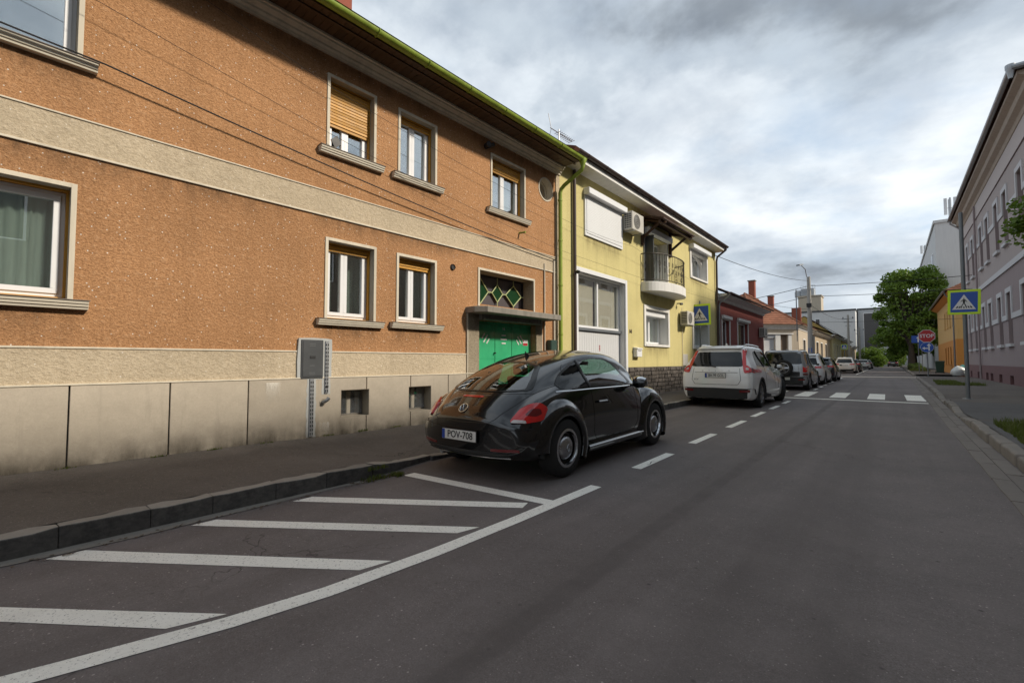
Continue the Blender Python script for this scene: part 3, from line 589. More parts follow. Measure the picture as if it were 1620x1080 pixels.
# ---------------------------------------------------------------- things fixed to the brown house
BF = ((-6.5, 0), 1.4); YF = ((-6.27, 9.6), .7)
def fpos(fr, u, d, z):
    a = RAD(fr[1]); return Vector((fr[0][0] + u * math.sin(a) + d * math.cos(a), fr[0][1] + u * math.cos(a) - d * math.sin(a), z))
def hang(name, fr, u, z, label, cat, d=0, group=None): return tag(empty(name, fpos(fr, u, d, z), RAD(90 - fr[1])), label, cat, group)
K['cabinet'] = P('dark_grey_cabinet', (.050, .054, .058), .5, var=.15, vs=6)
K['embossed'] = P('cabinet_emboss', (.10, .105, .11), .5)
def trunking(parent, u, z0, z1, w=.062):
    """slotted galvanised cable tray set in grey mortar"""
    rd = random.Random(int(z0 * 100)); n = 14; mb = MB(); L_ = []; R_ = []
    for i in range(n + 1):
        z = z0 - .015 + (z1 - z0 + .03) * i / n; L_.append((u - w / 2 - .028 - rd.uniform(0, .018), -.034, z)); R_.append((u + w / 2 + .028 + rd.uniform(0, .018), -.034, z))
    ribbon(mb, L_, R_); mb.build('mortar', K['rubble'], parent)
    t = MB().fb(u - w / 2, u + w / 2, .030, .052, z0, z1).build('cable_tray', K['steel'], parent, bevel=.004)
    me = MB().fb(0, .013, 0, .003, 0, .034).mesh('slot', K['black'])
    k = z0 + .02
    while k < z1 - .04:
        inst(me, 'slot', t, (u - .021, -.0525, k)); inst(me, 'slot', t, (u + .008, -.0525, k)); k += .056
def attachments():
    mc = hang('meter_cabinet', BF, 3.18, .17, 'dark grey meter cabinet with slotted steel cable trays on the brown house', 'meter cabinet')
    z = -.17
    q = MB(); rd = random.Random(2)
    pts = [(-.20, 1.0), (-.205, 1.25), (-.19, 1.50), (-.185, 1.575), (.0, 1.585), (.21, 1.58), (.30, 1.57), (.305, 1.4), (.295, 1.2), (.30, 1.02), (.18, .985), (0, .99)]
    q.extr([(u, v + z) for u, v in pts], -.036, 0, 'y').build('mortar', K['rubble'], mc)
    box('cabinet', K['cabinet'], mc, -.155, .165, .02, .050, 1.005 + z, 1.555 + z, .006); box('door', K['cabinet'], mc, -.135, .148, .0505, .057, 1.03 + z, 1.535 + z, .004)
    for zz, w in ((1.49, .05), (1.465, .05), (1.18, .03), (1.08, .05), (1.055, .05)): box('label_plate', K['embossed'], mc, -.02 - w / 2, .02 + w / 2, .0572, .059, zz + z, zz + .009 + z)
    box('latch', K['black'], mc, -.035, .045, .0572, .064, 1.29 + z, 1.325 + z)
    trunking(mc, .005, .01, 1.0 + z); trunking(mc, .222, .78 + z, 1.545 + z, .055)
    MB().cyl((.23, -.05, .88 + z), (.23, -.06, .88 + z), .018).build('cable_hole', K['black'], mc)
    # twin floodlight
    fl = hang('floodlight', BF, 6.75, 5.68, 'small black twin spotlight high on the brown wall', 'wall light')
    p = MB(); p.lathe([(.0, -.03), (.05, -.03), (.05, 0), (0, 0)], (0, 0, 0), 'y', 16); p.build('base', K['black'], fl); p = MB(); p.cyl((-.03, -.03, 0), (-.06, -.16, -.01), .045, .055, 14); p.build('lamp_head', K['black'], fl, smooth=True)
    p = MB(); p.cyl((.03, -.03, .0), (.13, -.13, .06), .035, .04, 14); p.build('lamp_head', K['black'], fl, smooth=True)
    # stub of an old green pipe under the third window
    st = hang('pipe_stub', BF, 7.82, 4.10, 'short green pipe stub sticking out under the end window', 'pipe'); MB().cyl((0, .01, 0), (.03, -.16, .0), .02).build('pipe', K['gutgreen'], st)
    # swan-necked downpipe, part of the house
    dp = MB(); r = .048
    dp.tube([(9.33, -.722, 6.06), (9.33, -.722, 5.90), (9.325, -.69, 5.82), (9.27, -.22, 5.55), (9.255, -.14, 5.47), (9.25, -.115, 5.38), (9.25, -.112, 3.0), (9.25, -.112, .18)], r, 14)
    d = dp.build('downpipe', K['gutgreen'], BH, smooth=True)
    MB().lathe([(.05, -.1), (.085, 0), (.085, .05), (.05, .05)], (9.33, -.722, 6.03), 'z', 14).build('hopper', K['gutgreen'], d, smooth=True)
    for zz in (5.2, 4.2, 3.1, 1.9, .9): MB().lathe([(.05, -.02), (.058, -.02), (.058, .02), (.05, .02)], (9.25, -.112, zz), 'z', 14).build('pipe_clip', K['gutgreen'], d)
    # grey conduits and junction box
    for u, z1, bend in ((8.72, 3.56, .10), (9.10, 3.72, -.06)):
        c = MB(); c.tube([(u, -.025, z1), (u, -.025, 1.50), (u + bend * .3, -.025, 1.42), (u + bend, -.025, 1.40)], .017 if u < 9 else .028, 8); c.build('conduit', K['trim'], BH, smooth=True)
    jb = hang('junction_box', BF, 8.93, 1.45, 'dark green metal junction box beside the garage', 'junction box', 0)
    K['boxgreen'] = P('dark_green_box', (.030, .062, .048), .5, var=.2); box('box', K['boxgreen'], jb, -.11, .13, .01, .13, 0, .30, .01); box('lid', K['boxgreen'], jb, -.10, .12, .131, .139, .012, .288, .004)
    # cables strung along the facade
    def cable(pts, r, label, sag=.05, n=14):
        P_ = []
        for (a, b) in zip(pts, pts[1:]):
            a, b = Vector(a), Vector(b)
            for i in range(n): t = i / n; q = a.lerp(b, t); q.z -= sag * 4 * t * (1 - t); P_.append(q)
        P_.append(Vector(pts[-1])); mb = MB(); mb.tube(P_, r, 6); o = mb.build('cable', K['cable']); return tag(o, label, 'cable')
    f = lambda u, d, z: fpos(BF, u, d, z)
    cable([f(-6, .35, 4.9), f(.86, .14, 4.40), f(9.2, .06, 3.70)], .009, 'thick black cable slanting down across the brown facade', .08)
    cable([f(-6, .3, 6.3), f(3.36, .14, 4.60), f(9.3, .14, 3.95), fpos(YF, 12.3, .3, 3.9)], .003, 'thin wire below the upper windows crossing both facades', .06)
    cable([f(-6, .3, 7.4), f(3.4, .14, 5.30), f(9.3, .14, 4.75), fpos(YF, 3.2, .3, 4.72), fpos(YF, 12.3, .3, 4.2)], .003, 'thin wire crossing in front of the upper windows', .06)
attachments()
# ---------------------------------------------------------------- yellow house
def m_yellow():
    t = NT('yellow_render'); g = t.noise(45, 4, .65, t.map((1, 1, .5))); big = t.noise(.7, 4, .6)
    c = t.mix(t.ramp(g, [(.3, 0.0), (.7, 1.0)]), (.515, .445, .19), (.65, .575, .28)); c = t.mix(1.0, c, t.ramp(big, [(.25, .86), (.75, 1.06)]), 'MULTIPLY')
    st = t.noise(1, 6, .65, t.map((4, 4, .25))); c = t.mix(t.ramp(st, [(.50, 0.0), (.80, .45)]), c, (.30, .265, .12))
    return t.done(c, .9, 0, .2, t.bump(g, .5, .006))
K['yellow'] = m_yellow()
K['shutter'] = P('white_shutter', (.72, .73, .73), .45, var=.04)
K['doorpanel'] = P('pale_grey_door', (.58, .59, .60), .5, var=.05, streak=.1)
K['frosted'] = P('curtained_glass', (.34, .305, .265), .10, var=.12, vs=4, spec=.8)
K['darkbrown'] = P('dark_brown_metal', (.055, .035, .030), .5, var=.25)
K['brownwood'] = m_wood('awning_wood', (.085, .042, .026), (.040, .020, .013))
K['iron'] = P('wrought_iron', (.035, .028, .020), .55, .3, var=.4, vs=20)
K['acwhite'] = P('air_conditioner_shell', (.50, .48, .43), .5, var=.08, streak=.2)
K['acdark'] = P('air_conditioner_grille', (.06, .06, .06), .6)
def air_conditioner(fr, u, z, label, d=.06, w=.80, sc=1.0):
    a = hang('air_conditioner', fr, u, z, label, 'air conditioner', d, 'outdoor air conditioner units'); w *= sc; h = .56 * sc; dp = .30 * sc
    box('casing', K['acwhite'], a, 0, w, 0, dp, 0, h, .012)
    c = (w * .40, -(dp + .004), h * .5); r = .22 * sc
    g = MB()
    for k in range(5): g.lathe([(r * (k + 1) / 5 - .004, -.004), (r * (k + 1) / 5 + .004, -.004), (r * (k + 1) / 5 + .004, .004), (r * (k + 1) / 5 - .004, .004)], c, 'y', 24)
    dk = MB(); dk.add([(c[0] + r * math.cos(2 * math.pi * k / 24), c[1] + .002, c[2] + r * math.sin(2 * math.pi * k / 24)) for k in range(24)], [tuple(range(24))]); dk.build('fan_opening', K['acdark'], a); g.build('fan_guard', K['acwhite'], a)
    for i in range(7):
        for j in range(3): box('grille_slot', K['acdark'], a, -.004, -.001, .05 + j * .075 * sc, .11 + j * .075 * sc, .06 + i * .065 * sc, .10 + i * .065 * sc)
    for u_ in (.12, w - .12): box('bracket', K['steel'], a, u_ - .015, u_ + .015, -d + .002, dp, -.035, -.004)
    return a
def yellow_house():
    H = tag(empty('yellow_house', (-6.27, 9.6, 0), RAD(89.3)), 'two storey yellow house with curved balcony and white garage door', 'house')
    E = 12.4; U0 = -.235
    ga = (.56, 3.24, -.05, 3.60); bd = (4.72, 6.62, 3.84, 5.50); w2 = (4.72, 6.60, 1.82, 2.98); uw = (9.12, 11.05, 4.70, 5.70); lw = (9.28, 11.10, 1.83, 2.80)
    slab(MB(), U0, E, -.05, 6.24, [ga, bd, w2, uw, lw], -.45, 0).build('wall', K['yellow'], H, recalc=False)
    sh = MB(); sh.box(U0, E, 8, 8.3, -.05, 6.24); sh.box(U0 + .001, U0 + .2, .46, 8, -.05, 6.24); sh.box(E - .2, E - .001, .46, 8, -.05, 6.24); sh.box(U0 + .21, E - .21, .455, 8, 3.3, 3.5); sh.build('rear_shell', K['inner'], H)
    # eaves
    box('soffit', K['whitepaint'], H, U0, E + .05, -.01, .40, 6.24, 6.27); box('fascia', K['whitepaint'], H, U0, E + .05, .401, .425, 6.24, 6.39, .004)
    g = MB(); N = 8; gy, gz, r = -.50, 6.45, .07; pr = [(gy + r * math.cos(math.pi + math.pi * k / N), gz + r * math.sin(math.pi + math.pi * k / N)) for k in range(N + 1)]
    g.extr(pr + [(gy + (p[0] - gy) * .9, gz + (p[1] - gz) * .9) for p in pr[::-1]], U0 + .1, E + .1).build('gutter', K['darkbrown'], H, smooth=True)
    bm_ = MB().tube([(0, gy + (r + .006) * math.cos(math.pi * (1 + k / 8)), gz + (r + .006) * math.sin(math.pi * (1 + k / 8))) for k in range(9)], .008, 6).mesh('gutter_bracket', K['darkbrown'])
    for i in range(13): inst(bm_, 'gutter_bracket', H, (.3 + i * .95, 0, 0))
    MB().extr([(-.44, 6.40), (-.50, 6.50), (4, 8.3), (8.6, 6.4), (8.6, 6.3), (4, 8.2)], U0, E + .1).build('roof', K['rooftile'], H)
    d = MB().tube([(.36, -.07, 6.2), (.36, -.07, .18)], .045, 12).build('downpipe', K['darkbrown'], H, smooth=True)
    d = MB().tube([(12.30, -.50, 6.40), (12.30, -.49, 6.28), (12.28, -.12, 6.0), (12.28, -.08, 5.8), (12.28, -.08, .18)], .045, 12).build('downpipe', K['darkbrown'], H, smooth=True)
    for a, b, z, h in ((.9, 3.1, 4.62, .5), (4.4, 7.4, 3.5, .5), (4.6, 6.7, 1.70, .5), (9.0, 11.2, 4.6, .5), (3.4, 9, 6.2, .4), (9.1, 11.2, 1.72, .4)): stain(H, K['soot'], a, b, z - h, z)
    # closed shutter window
    s = box('shutter_window', K['white'], H, .93, 3.10, 0, .045, 4.63, 5.72, .004); box('shutter_curtain', K['shutter'], s, 1.00, 3.03, .046, .052, 4.70, 5.70)
    me = MB().fb(0, 2.03, 0, .006, 0, .0445).mesh('lath', K['shutter'], bevel=.002)
    for i in range(22): inst(me, 'lath', s, (1.0, -.052, 4.705 + i * .0455))
    box('shutter_box', K['white'], s, .90, 3.13, 0, .20, 5.722, 5.90, .015)
    # garage
    t = MB(); t.fb(.44, .56, 0, .05, .16, 3.72); t.fb(3.24, 3.36, 0, .05, .16, 3.72); t.fb(.561, 3.239, 0, .05, 3.60, 3.72)
    gdr = t.build('garage_door', K['white'], H, bevel=.006)
    rv = MB(); rv.fb(.561, .58, -.25, 0, .1, 3.59); rv.fb(3.22, 3.239, -.25, 0, .1, 3.59); rv.fb(.581, 3.219, -.25, 0, 3.575, 3.594); rv.build('reveal', K['whitepaint'], gdr)
    f = MB(); bars(f, .585, 3.215, 2.16, 3.57, .06, -.24, -.16); f.fb(1.86, 1.93, -.235, -.155, 2.221, 3.509); f.build('window_frame', K['white'], gdr, bevel=.004)
    for a, b in ((.65, 1.855), (1.935, 3.15)):
        box('pane', K['softpane'], gdr, a - .004, b + .004, -.20, -.194, 2.22, 3.51); box('blind', K['gauze'], gdr, a, b, -.28, -.27, 2.18, 3.53)
    box('sill_rail', K['pole'], gdr, .585, 3.215, -.2, -.10, 2.08, 2.158, .004)
    me = MB().fb(0, .118, 0, .03, 0, 1.94).mesh('door_plank', K['doorpanel'], bevel=.006)
    for i in range(22): inst(me, 'door_plank', gdr, (.586 + i * .1195, .19, .13))
    text_mesh('0808', .085, K['signred'], 'door_number', gdr, (2.0, .155, 1.62), (RAD(90), RAD(-90), 0), sx=1.0)
    # windows with broad white surrounds
    def wsur(a, b, c, e, wd=.13, **k):
        w = window(H, a, b, c, e, .30, (.5,), wood=False, trim=0, sill=False, cur=k.pop('cur', 1), **k)
        t = MB(); t.fb(a - wd, a, 0, .04, c - .08, e + wd); t.fb(b, b + wd, 0, .04, c - .08, e + wd); t.fb(a, b, 0, .04, e, e + wd); t.fb(a, b, 0, .055, c - .08, c - .002); t.build('surround', K['whitepaint'], w, bevel=.006)
        r = MB(); r.fb(a + .0005, a + .003, -.30, .0, c, e); r.fb(b - .003, b - .0005, -.30, 0, c, e); r.fb(a + .003, b - .003, -.3, 0, c - .001, c + .003); r.fb(a + .003, b - .003, -.3, 0, e - .003, e - .0005); r.build('reveal', K['whitepaint'], w); return w
    w = wsur(*w2); box('shutter_box', K['white'], w, w2[0] + .004, w2[1] - .004, -.29, -.06, w2[3] - .20, w2[3] - .004, .01)
    w = wsur(*lw); w = wsur(*uw, cur=0); box('shutter_box', K['white'], w, uw[0] - .16, uw[1] + .16, .0, .20, uw[3] + .11, uw[3] + .28, .012)
    ar = MB(); N = 12; cx_, hw = (uw[0] + uw[1]) / 2, (uw[1] - uw[0]) / 2 - .004; zt = uw[3] - .004; zb = uw[3] - .42
    for s_ in (-1, 1):
        pts = [(cx_ + s_ * hw, zt)] + [(cx_ + s_ * hw * math.cos(math.pi / 2 * k / N), zb + (zt - .01 - zb) * math.sin(math.pi / 2 * k / N)) for k in range(N + 1)]
        MB().extr(pts, .16, .28, 'y').build('arch_spandrel', K['whitepaint'], w)
    # balcony door
    dr = window(H, *bd, .30, (.5,), wood=False, trim=0, sill=False, cur=2, label='white glazed balcony door')
    [box('reveal', K['whitepaint'], dr, q0, q0 + .0025, -.3, 0, bd[2], bd[3]) for q0 in (bd[0] + .0005, bd[1] - .003)]
    for q0, q1 in ((bd[0] - .07, bd[0]), (bd[1], bd[1] + .07)): box('surround', K['whitepaint'], dr, q0, q1, 0, .03, bd[2], bd[3] - .001)
    box('shutter_box', K['white'], dr, bd[0] - .05, bd[1] + .05, .031, .22, bd[3] + .0, bd[3] + .19, .012)
    MB().fb(4.74, 4.80, -.28, .30, 3.86, 5.40).build('open_leaf', K['cabinet'], dr)
    # balcony: slab with a bowed front and an iron railing
    u0, u1, dep = 4.42, 7.42, .72; N = 24
    arc = [(u0 + (u1 - u0) * (.5 - .5 * math.cos(math.pi * k / N)), -dep * math.sin(math.pi * k / N) ** .8) for k in range(N + 1)]
    bal = MB().extr([(u0, .02)] + arc[1:-1] + [(u1, .02)], 3.52, 3.83, 'z').build('balcony', K['whitepaint'], H, bevel=.012)
    ra = [(u0 + .04 + (u1 - u0 - .08) * (.5 - .5 * math.cos(math.pi * k / N)), -(dep - .05) * math.sin(math.pi * k / N) ** .8) for k in range(N + 1)]
    ra[0] = (ra[0][0], .01); ra[-1] = (ra[-1][0], .01)
    MB().tube([(u, y, 4.76) for u, y in ra], .020, 8).build('hand_rail', K['iron'], bal, smooth=True); MB().tube([(u, y, 3.90) for u, y in ra], .014, 8).build('bottom_rail', K['iron'], bal, smooth=True)
    L_ = [0]
    for p, q in zip(ra, ra[1:]): L_.append(L_[-1] + math.dist(p, q))
    nb = 30; tw = MB(); tw.tube([(0, 0, .0), (0, 0, .86)], .0085, 6); sc = MB(); sc.tube([(0, 0, .0), (0, 0, .86)], .0085, 6)
    for s_ in (1, -1): sc.tube([(s_ * .035 * math.sin(t * .52) * (1 if t < 6 else -1), 0, .22 + t * .036) for t in range(13)], .006, 5)
    m1 = tw.mesh('baluster', K['iron']); m2 = sc.mesh('baluster', K['iron'])
    for i in range(nb):
        s_ = L_[-1] * (i + .5) / nb; k = max(j for j in range(len(L_)) if L_[j] <= s_); k = min(k, N - 1); t = (s_ - L_[k]) / (L_[k + 1] - L_[k])
        u, y = [ra[k][j] + (ra[k + 1][j] - ra[k][j]) * t for j in (0, 1)]; an = math.atan2(ra[k + 1][1] - ra[k][1], ra[k + 1][0] - ra[k][0]); inst(m2 if i % 2 else m1, 'baluster', bal, (u, y, 3.90), (0, 0, an))
    # little wooden awning on brackets
    aw = MB(); aw.extr([(0.0, 6.02), (-.86, 5.76), (-.86, 5.72), (0, 5.97)], 4.25, 7.10).build('awning', K['brownwood'], H); aw = H.children[-1]
    for i in range(12): MB().extr([(-.02, 5.963), (-.84, 5.718), (-.84, 5.70), (-.02, 5.945)], 4.28 + i * .235, 4.28 + i * .235 + .20).build('awning_board', K['brownwood'], aw)
    for u in (4.50, 6.88):
        p = MB(); p.fb(u - .045, u + .045, .0, .09, 5.05, 5.95); p.build('bracket_post', K['brownwood'], aw); MB().tube([(u, -.07, 5.30), (u, -.66, 5.72)], .05, 4).build('strut', K['brownwood'], aw); MB().tube([(u, -.05, 5.90), (u, -.84, 5.66)], .045, 4).build('rafter', K['brownwood'], aw)
    box('awning_beam', K['brownwood'], aw, 4.28, 7.08, .68, .75, 5.62, 5.70)
    # stone base: single rough blocks
    rd = random.Random(11); vm = []
    for s_ in range(8):
        mb = MB().box(0, 1, -.045, 0, 0, 1); r2 = random.Random(90 + s_); mb.v = [(x + r2.uniform(-.04, .04) if y < -.01 else x, y + (r2.uniform(-.02, .012) if y < -.01 else 0), z + r2.uniform(-.05, .05) if y < -.01 else z) for x, y, z in mb.v]; vm.append(mb.mesh('stone', K['fieldstone'], bevel=.012))
    base = box('stone_base', K['mortar'], H, 3.365, E - .002, .0, .03, .1, 1.06)
    z = .14
    for r_ in range(7):
        h = .128; u = 3.37
        while u < 9.0:
            w_ = rd.uniform(.16, .36); inst(rd.choice(vm), 'stone', base, (u + .008, -.031, z + .008), (0, 0, 0), (w_ - .016, 1, h - .016)); u += w_
        z += h + .003
    st = MB(); z = .14
    for r_ in range(7):
        u = 9.1
        while u < E - .3: w_ = rd.uniform(.16, .36); st.fb(u + .01, u + w_ - .01, .031, .031 + rd.uniform(.03, .06), z + .01, z + .12); u += w_
        z += .131
    tag(st.build('stone_facing', K['fieldstone'], base), kind='stuff')
    box('base_strip', K['mortar'], H, U0, .435, 0, .02, .1, .45)
    MB().tube([(8.0, -.03, 1.05), (8.0, -.03, 3.3)], .012, 6).build('conduit', K['trim'], H); box('meter_door', K['acwhite'], H, 8.05, 8.55, .0, .03, 1.08, 1.52, .005)
    text_mesh('14', .17, K['darkbrown'], 'house_number', H, (3.62, -.012, 2.17), (RAD(90), 0, 0), .008)
    return H
K['gauze'] = m_curtain('gauze_blind', (.74, .66, .56))
K['fieldstone'] = P('field_stone', (.135, .115, .10), .9, var=.35, vs=8, bump=.6, bs=40, rnd=.5, bd=.008)
K['mortar'] = P('dark_mortar', (.085, .078, .07), .95, var=.2, bump=.3)
YH = yellow_house()
air_conditioner(YF, 3.10, 5.22, 'air conditioner beside the wooden awning on the yellow house')
air_conditioner(YF, 7.70, 2.62, 'air conditioner behind the crossing sign on the yellow house', sc=.92)
mbx = hang('mailbox', YF, 3.80, 1.38, 'white mailbox on the yellow wall above the stone base', 'mailbox')
box('body', K['white'], mbx, 0, .36, .005, .14, 0, .26, .01); MB().extr([(-.003, .262), (-.16, .245), (-.16, .275), (-.003, .31)], -.015, .375).build('lid', K['white'], mbx); box('slot', K['black'], mbx, .06, .30, .1405, .143, .19, .205)
scam = hang('security_camera', YF, .40, 3.50, 'small white dome camera at the white garage corner', 'camera', .055)
box('mount', K['white'], scam, -.05, .03, 0, .05, 0, .07, .006); MB().lathe([(0, -.075), (.03, -.065), (.05, -.03), (.055, 0), (0, 0)], (-.01, -.09, .06), 'z', 16).build('dome', K['black'], scam, smooth=True); MB().lathe([(0, .03), (.06, .02), (.06, 0), (0, 0)], (-.01, -.09, .06), 'z', 16).build('shroud', K['white'], scam, smooth=True)
wl = hang('wall_lamp', YF, 7.55, 3.42, 'small dark wall lamp left of the crossing sign', 'wall lamp'); MB().cyl((0, 0, 0), (.02, -.16, 0), .02).build('arm', K['black'], wl); MB().cyl((-.02, -.14, -.03), (.06, -.18, -.02), .045).build('shade', K['black'], wl)
# ---------------------------------------------------------------- more houses
def tile_mat(name, c1, c2):
    t = NT(name); f = t.noise(9, 5, .7); f2 = t.noise(.8, 3, .6)
    sp = t.n('ShaderNodeTexVoronoi'); sp.inputs['Scale'].default_value = 4.2; t.L.new(t.map((1, 1, .3)), sp.inputs['Vector'])
    c = t.mix(f, c1, c2); c = t.mix(t.ramp(sp.outputs['Color'], [(.3, 0.0), (.9, .45)]), c, dim(c1, .55)); c = t.mix(1.0, c, t.ramp(f2, [(.3, .75), (.7, 1.1)]), 'MULTIPLY')
    return t.done(c, .88, 0, .2, t.bump(f, .4, .02))
K['otile'] = tile_mat('orange_clay_tile', (.17, .068, .04), (.30, .135, .08))
K['dtile'] = tile_mat('brown_clay_tile', (.085, .045, .034), (.15, .085, .062))
K['rtile'] = tile_mat('maroon_clay_tile', (.10, .038, .032), (.17, .065, .05))
K['red'] = P('dark_red_render', (.235, .060, .050), .85, var=.10, vs=2, bump=.2, streak=.25)
K['creamw'] = P('cream_render', (.48, .41, .315), .85, var=.08, vs=2, bump=.15, streak=.25)
K['tan'] = P('tan_render', (.40, .32, .22), .85, var=.1, vs=2, streak=.3)
K['paleyel'] = P('pale_yellow_render', (.58, .52, .28), .85, var=.08, vs=2, streak=.2)
K['ochrew'] = P('ochre_render', (.44, .30, .09), .85, var=.1, vs=2, streak=.2)
K['brownshut'] = P('brown_shutter', (.16, .115, .08), .6, var=.15)
K['brownglass'] = P('shaded_glass', (.045, .04, .038), .12, var=.3, vs=3)
def courses(mb, quad, n, t=.035):
    """roof plane as overlapping tile courses: quad = eave left, eave right, ridge right, ridge left"""
    a, b, c, d = [Vector(p) for p in quad]; nr = (b - a).cross(d - a).normalized()
    if nr.z < 0: nr = -nr
    for i in range(n):
        f0, f1 = i / n, min(1, (i + 1.12) / n); p, q, r, s = a.lerp(d, f0), b.lerp(c, f0), b.lerp(c, f1), a.lerp(d, f1)
        mb.add([p + nr * t, q + nr * t, r + nr * .004, s + nr * .004, p, q], [(0, 1, 2, 3), (4, 5, 1, 0)])
    return mb
def simple_window(H, u0, u1, z0, z1, rec=.14, sur=K['whitepaint'], sw=.10, glass=None, sill=True, split=2, head=False):
    w = bars(MB(), u0 + .003, u1 - .003, z0 + .003, z1 - .003, .06, -rec - .05, -rec).build('window', K['white'], H)
    for i in range(split): MB().fb(u0 + .06 + (u1 - u0 - .12) * i / split + .02, u0 + .06 + (u1 - u0 - .12) * (i + 1) / split - .02, -rec - .04, -rec - .03, z0 + .063, z1 - .063).build('pane', glass or K['brownglass'], w)
    if sur:
        t = MB(); t.fb(u0 - sw, u0, 0, .035, z0, z1 + sw); t.fb(u1, u1 + sw, 0, .035, z0, z1 + sw); t.fb(u0, u1, 0, .035, z1, z1 + sw); t.build('surround', sur, w)
    if head: box('head_moulding', sur, w, u0 - sw - .08, u1 + sw + .08, .036, .13, z1 + sw * .6, z1 + sw + .10)
    if sill: box('sill', sur or K['concrete'], w, u0 - sw, u1 + sw, 0, .10, z0 - .07, z0 - .001)
    return w
def gutter(H, u0, u1, y, z, r, m):
    N = 8; pr = [(y + r * math.cos(math.pi + math.pi * k / N), z + r * math.sin(math.pi + math.pi * k / N)) for k in range(N + 1)]
    return MB().extr(pr + [(y + (p[0] - y) * .88, z + (p[1] - z) * .88) for p in pr[::-1]], u0, u1).build('gutter', m, H, smooth=True)
def left_house(name, label, X, y0, y1, zt, wallm, tilem, wins, pitch=.5, depth=9, over=.45, n=16, gut=K['darkbrown'], sur=K['whitepaint'], ridge_d=None, cornice=True):
    """single storey street house, local x runs along the street, local -y faces the road"""
    H = tag(empty(name, (X, y0, 0), RAD(90)), label, 'house'); L = y1 - y0
    slab(MB(), 0, L - .02, 0, zt, [(w[0], w[1], w[2], w[3]) for w in wins], -.35, 0).build('wall', wallm, H, recalc=False)
    s = MB(); s.box(0, L - .02, depth - .3, depth, 0, zt); s.box(.001, .25, .36, depth - .31, 0, zt); s.box(L - .27, L - .021, .36, depth - .31, 0, zt); s.build('side_wall', wallm, H)
    rd_ = ridge_d or depth / 2; zr = zt + .12 + (rd_ + over) * pitch
    if cornice: MB().extr([(0, zt - .22), (-.06, zt - .20), (-.10, zt - .10), (-over + .05, zt - .02), (-over + .05, zt + .05), (0, zt + .05)], -.005, L - .015).build('cornice', sur, H)
    r = MB(); courses(r, [(-.1, -over, zt + .10), (L + .08, -over, zt + .10), (L + .08, rd_, zr), (-.1, rd_, zr)], n); courses(r, [(L + .08, depth + over, zt + .1), (-.1, depth + over, zt + .1), (-.1, rd_, zr), (L + .08, rd_, zr)], 4)
    ro = r.build('roof', tilem, H, recalc=False); [MB().extr([(0, zt), (depth, zt), (rd_, zr - .08)], q0, q0 + .1).build('gable', wallm, H) for q0 in (0, L - .12)]
    box('attic_floor', K['inner'], H, 0, L - .03, -depth + .1, over - .06, zt + .052, zt + .07)
    gutter(H, -.05, L + .05, -over - .05, zt + .11, .065, gut)
    for w in wins: simple_window(H, *w[:4], sur=sur, head=len(w) > 4, glass=K['pane'] if len(w) > 5 else None)
    return H
RH = left_house('red_house', 'low dark red house with clay tile roof beside the yellow house', -6.12, 22.1, 32.0, 4.28, K['red'], K['otile'], [(.75, 2.0, 1.3, 3.22, 1), (3.6, 5.75, 1.3, 3.28, 1)], .50, 8.5, .50)
gutter_end = MB().tube([(.1, -.55, 4.33), (.1, -.50, 4.2), (.12, -.1, 3.95), (.12, -.07, 3.8), (.12, -.07, .2)], .04, 10).build('downpipe', K['steel'], RH, smooth=True)
air_conditioner(((-6.12, 22.1), 0), 8.35, 2.70, 'air conditioner at the corner of the dark red house')
left_house('tan_house', 'tan single storey house with brown roof beyond the cream corner house', -6.2, 56.2, 73.0, 4.25, K['tan'], K['dtile'], [(2.5, 4.2, 1.5, 3.3), (6.5, 8.2, 1.5, 3.3), (11, 12.7, 1.5, 3.3)], .62, 10, .5)
left_house('pale_yellow_house', 'pale yellow sunlit house front further down on the left', -6.0, 73.2, 88.0, 4.7, K['paleyel'], K['dtile'], [(2.5, 4.0, 1.7, 3.5), (7, 8.5, 1.7, 3.5), (11, 12.5, 1.7, 3.5)], .45, 9, .45)
left_house('ochre_house', 'ochre yellow house with maroon hipped roof far down on the left', -5.9, 88.3, 104, 4.6, K['ochrew'], K['rtile'], [(3, 4.3, 1.5, 3.2), (8, 9.3, 1.5, 3.2)], .72, 10, .5)
left_house('far_brown_house', 'small dark house beyond the ochre one', -5.8, 108, 122, 4.0, K['tan'], K['rtile'], [(3, 4.3, 1.5, 3.0), (8, 9.3, 1.5, 3.0)], .6, 9, .5)
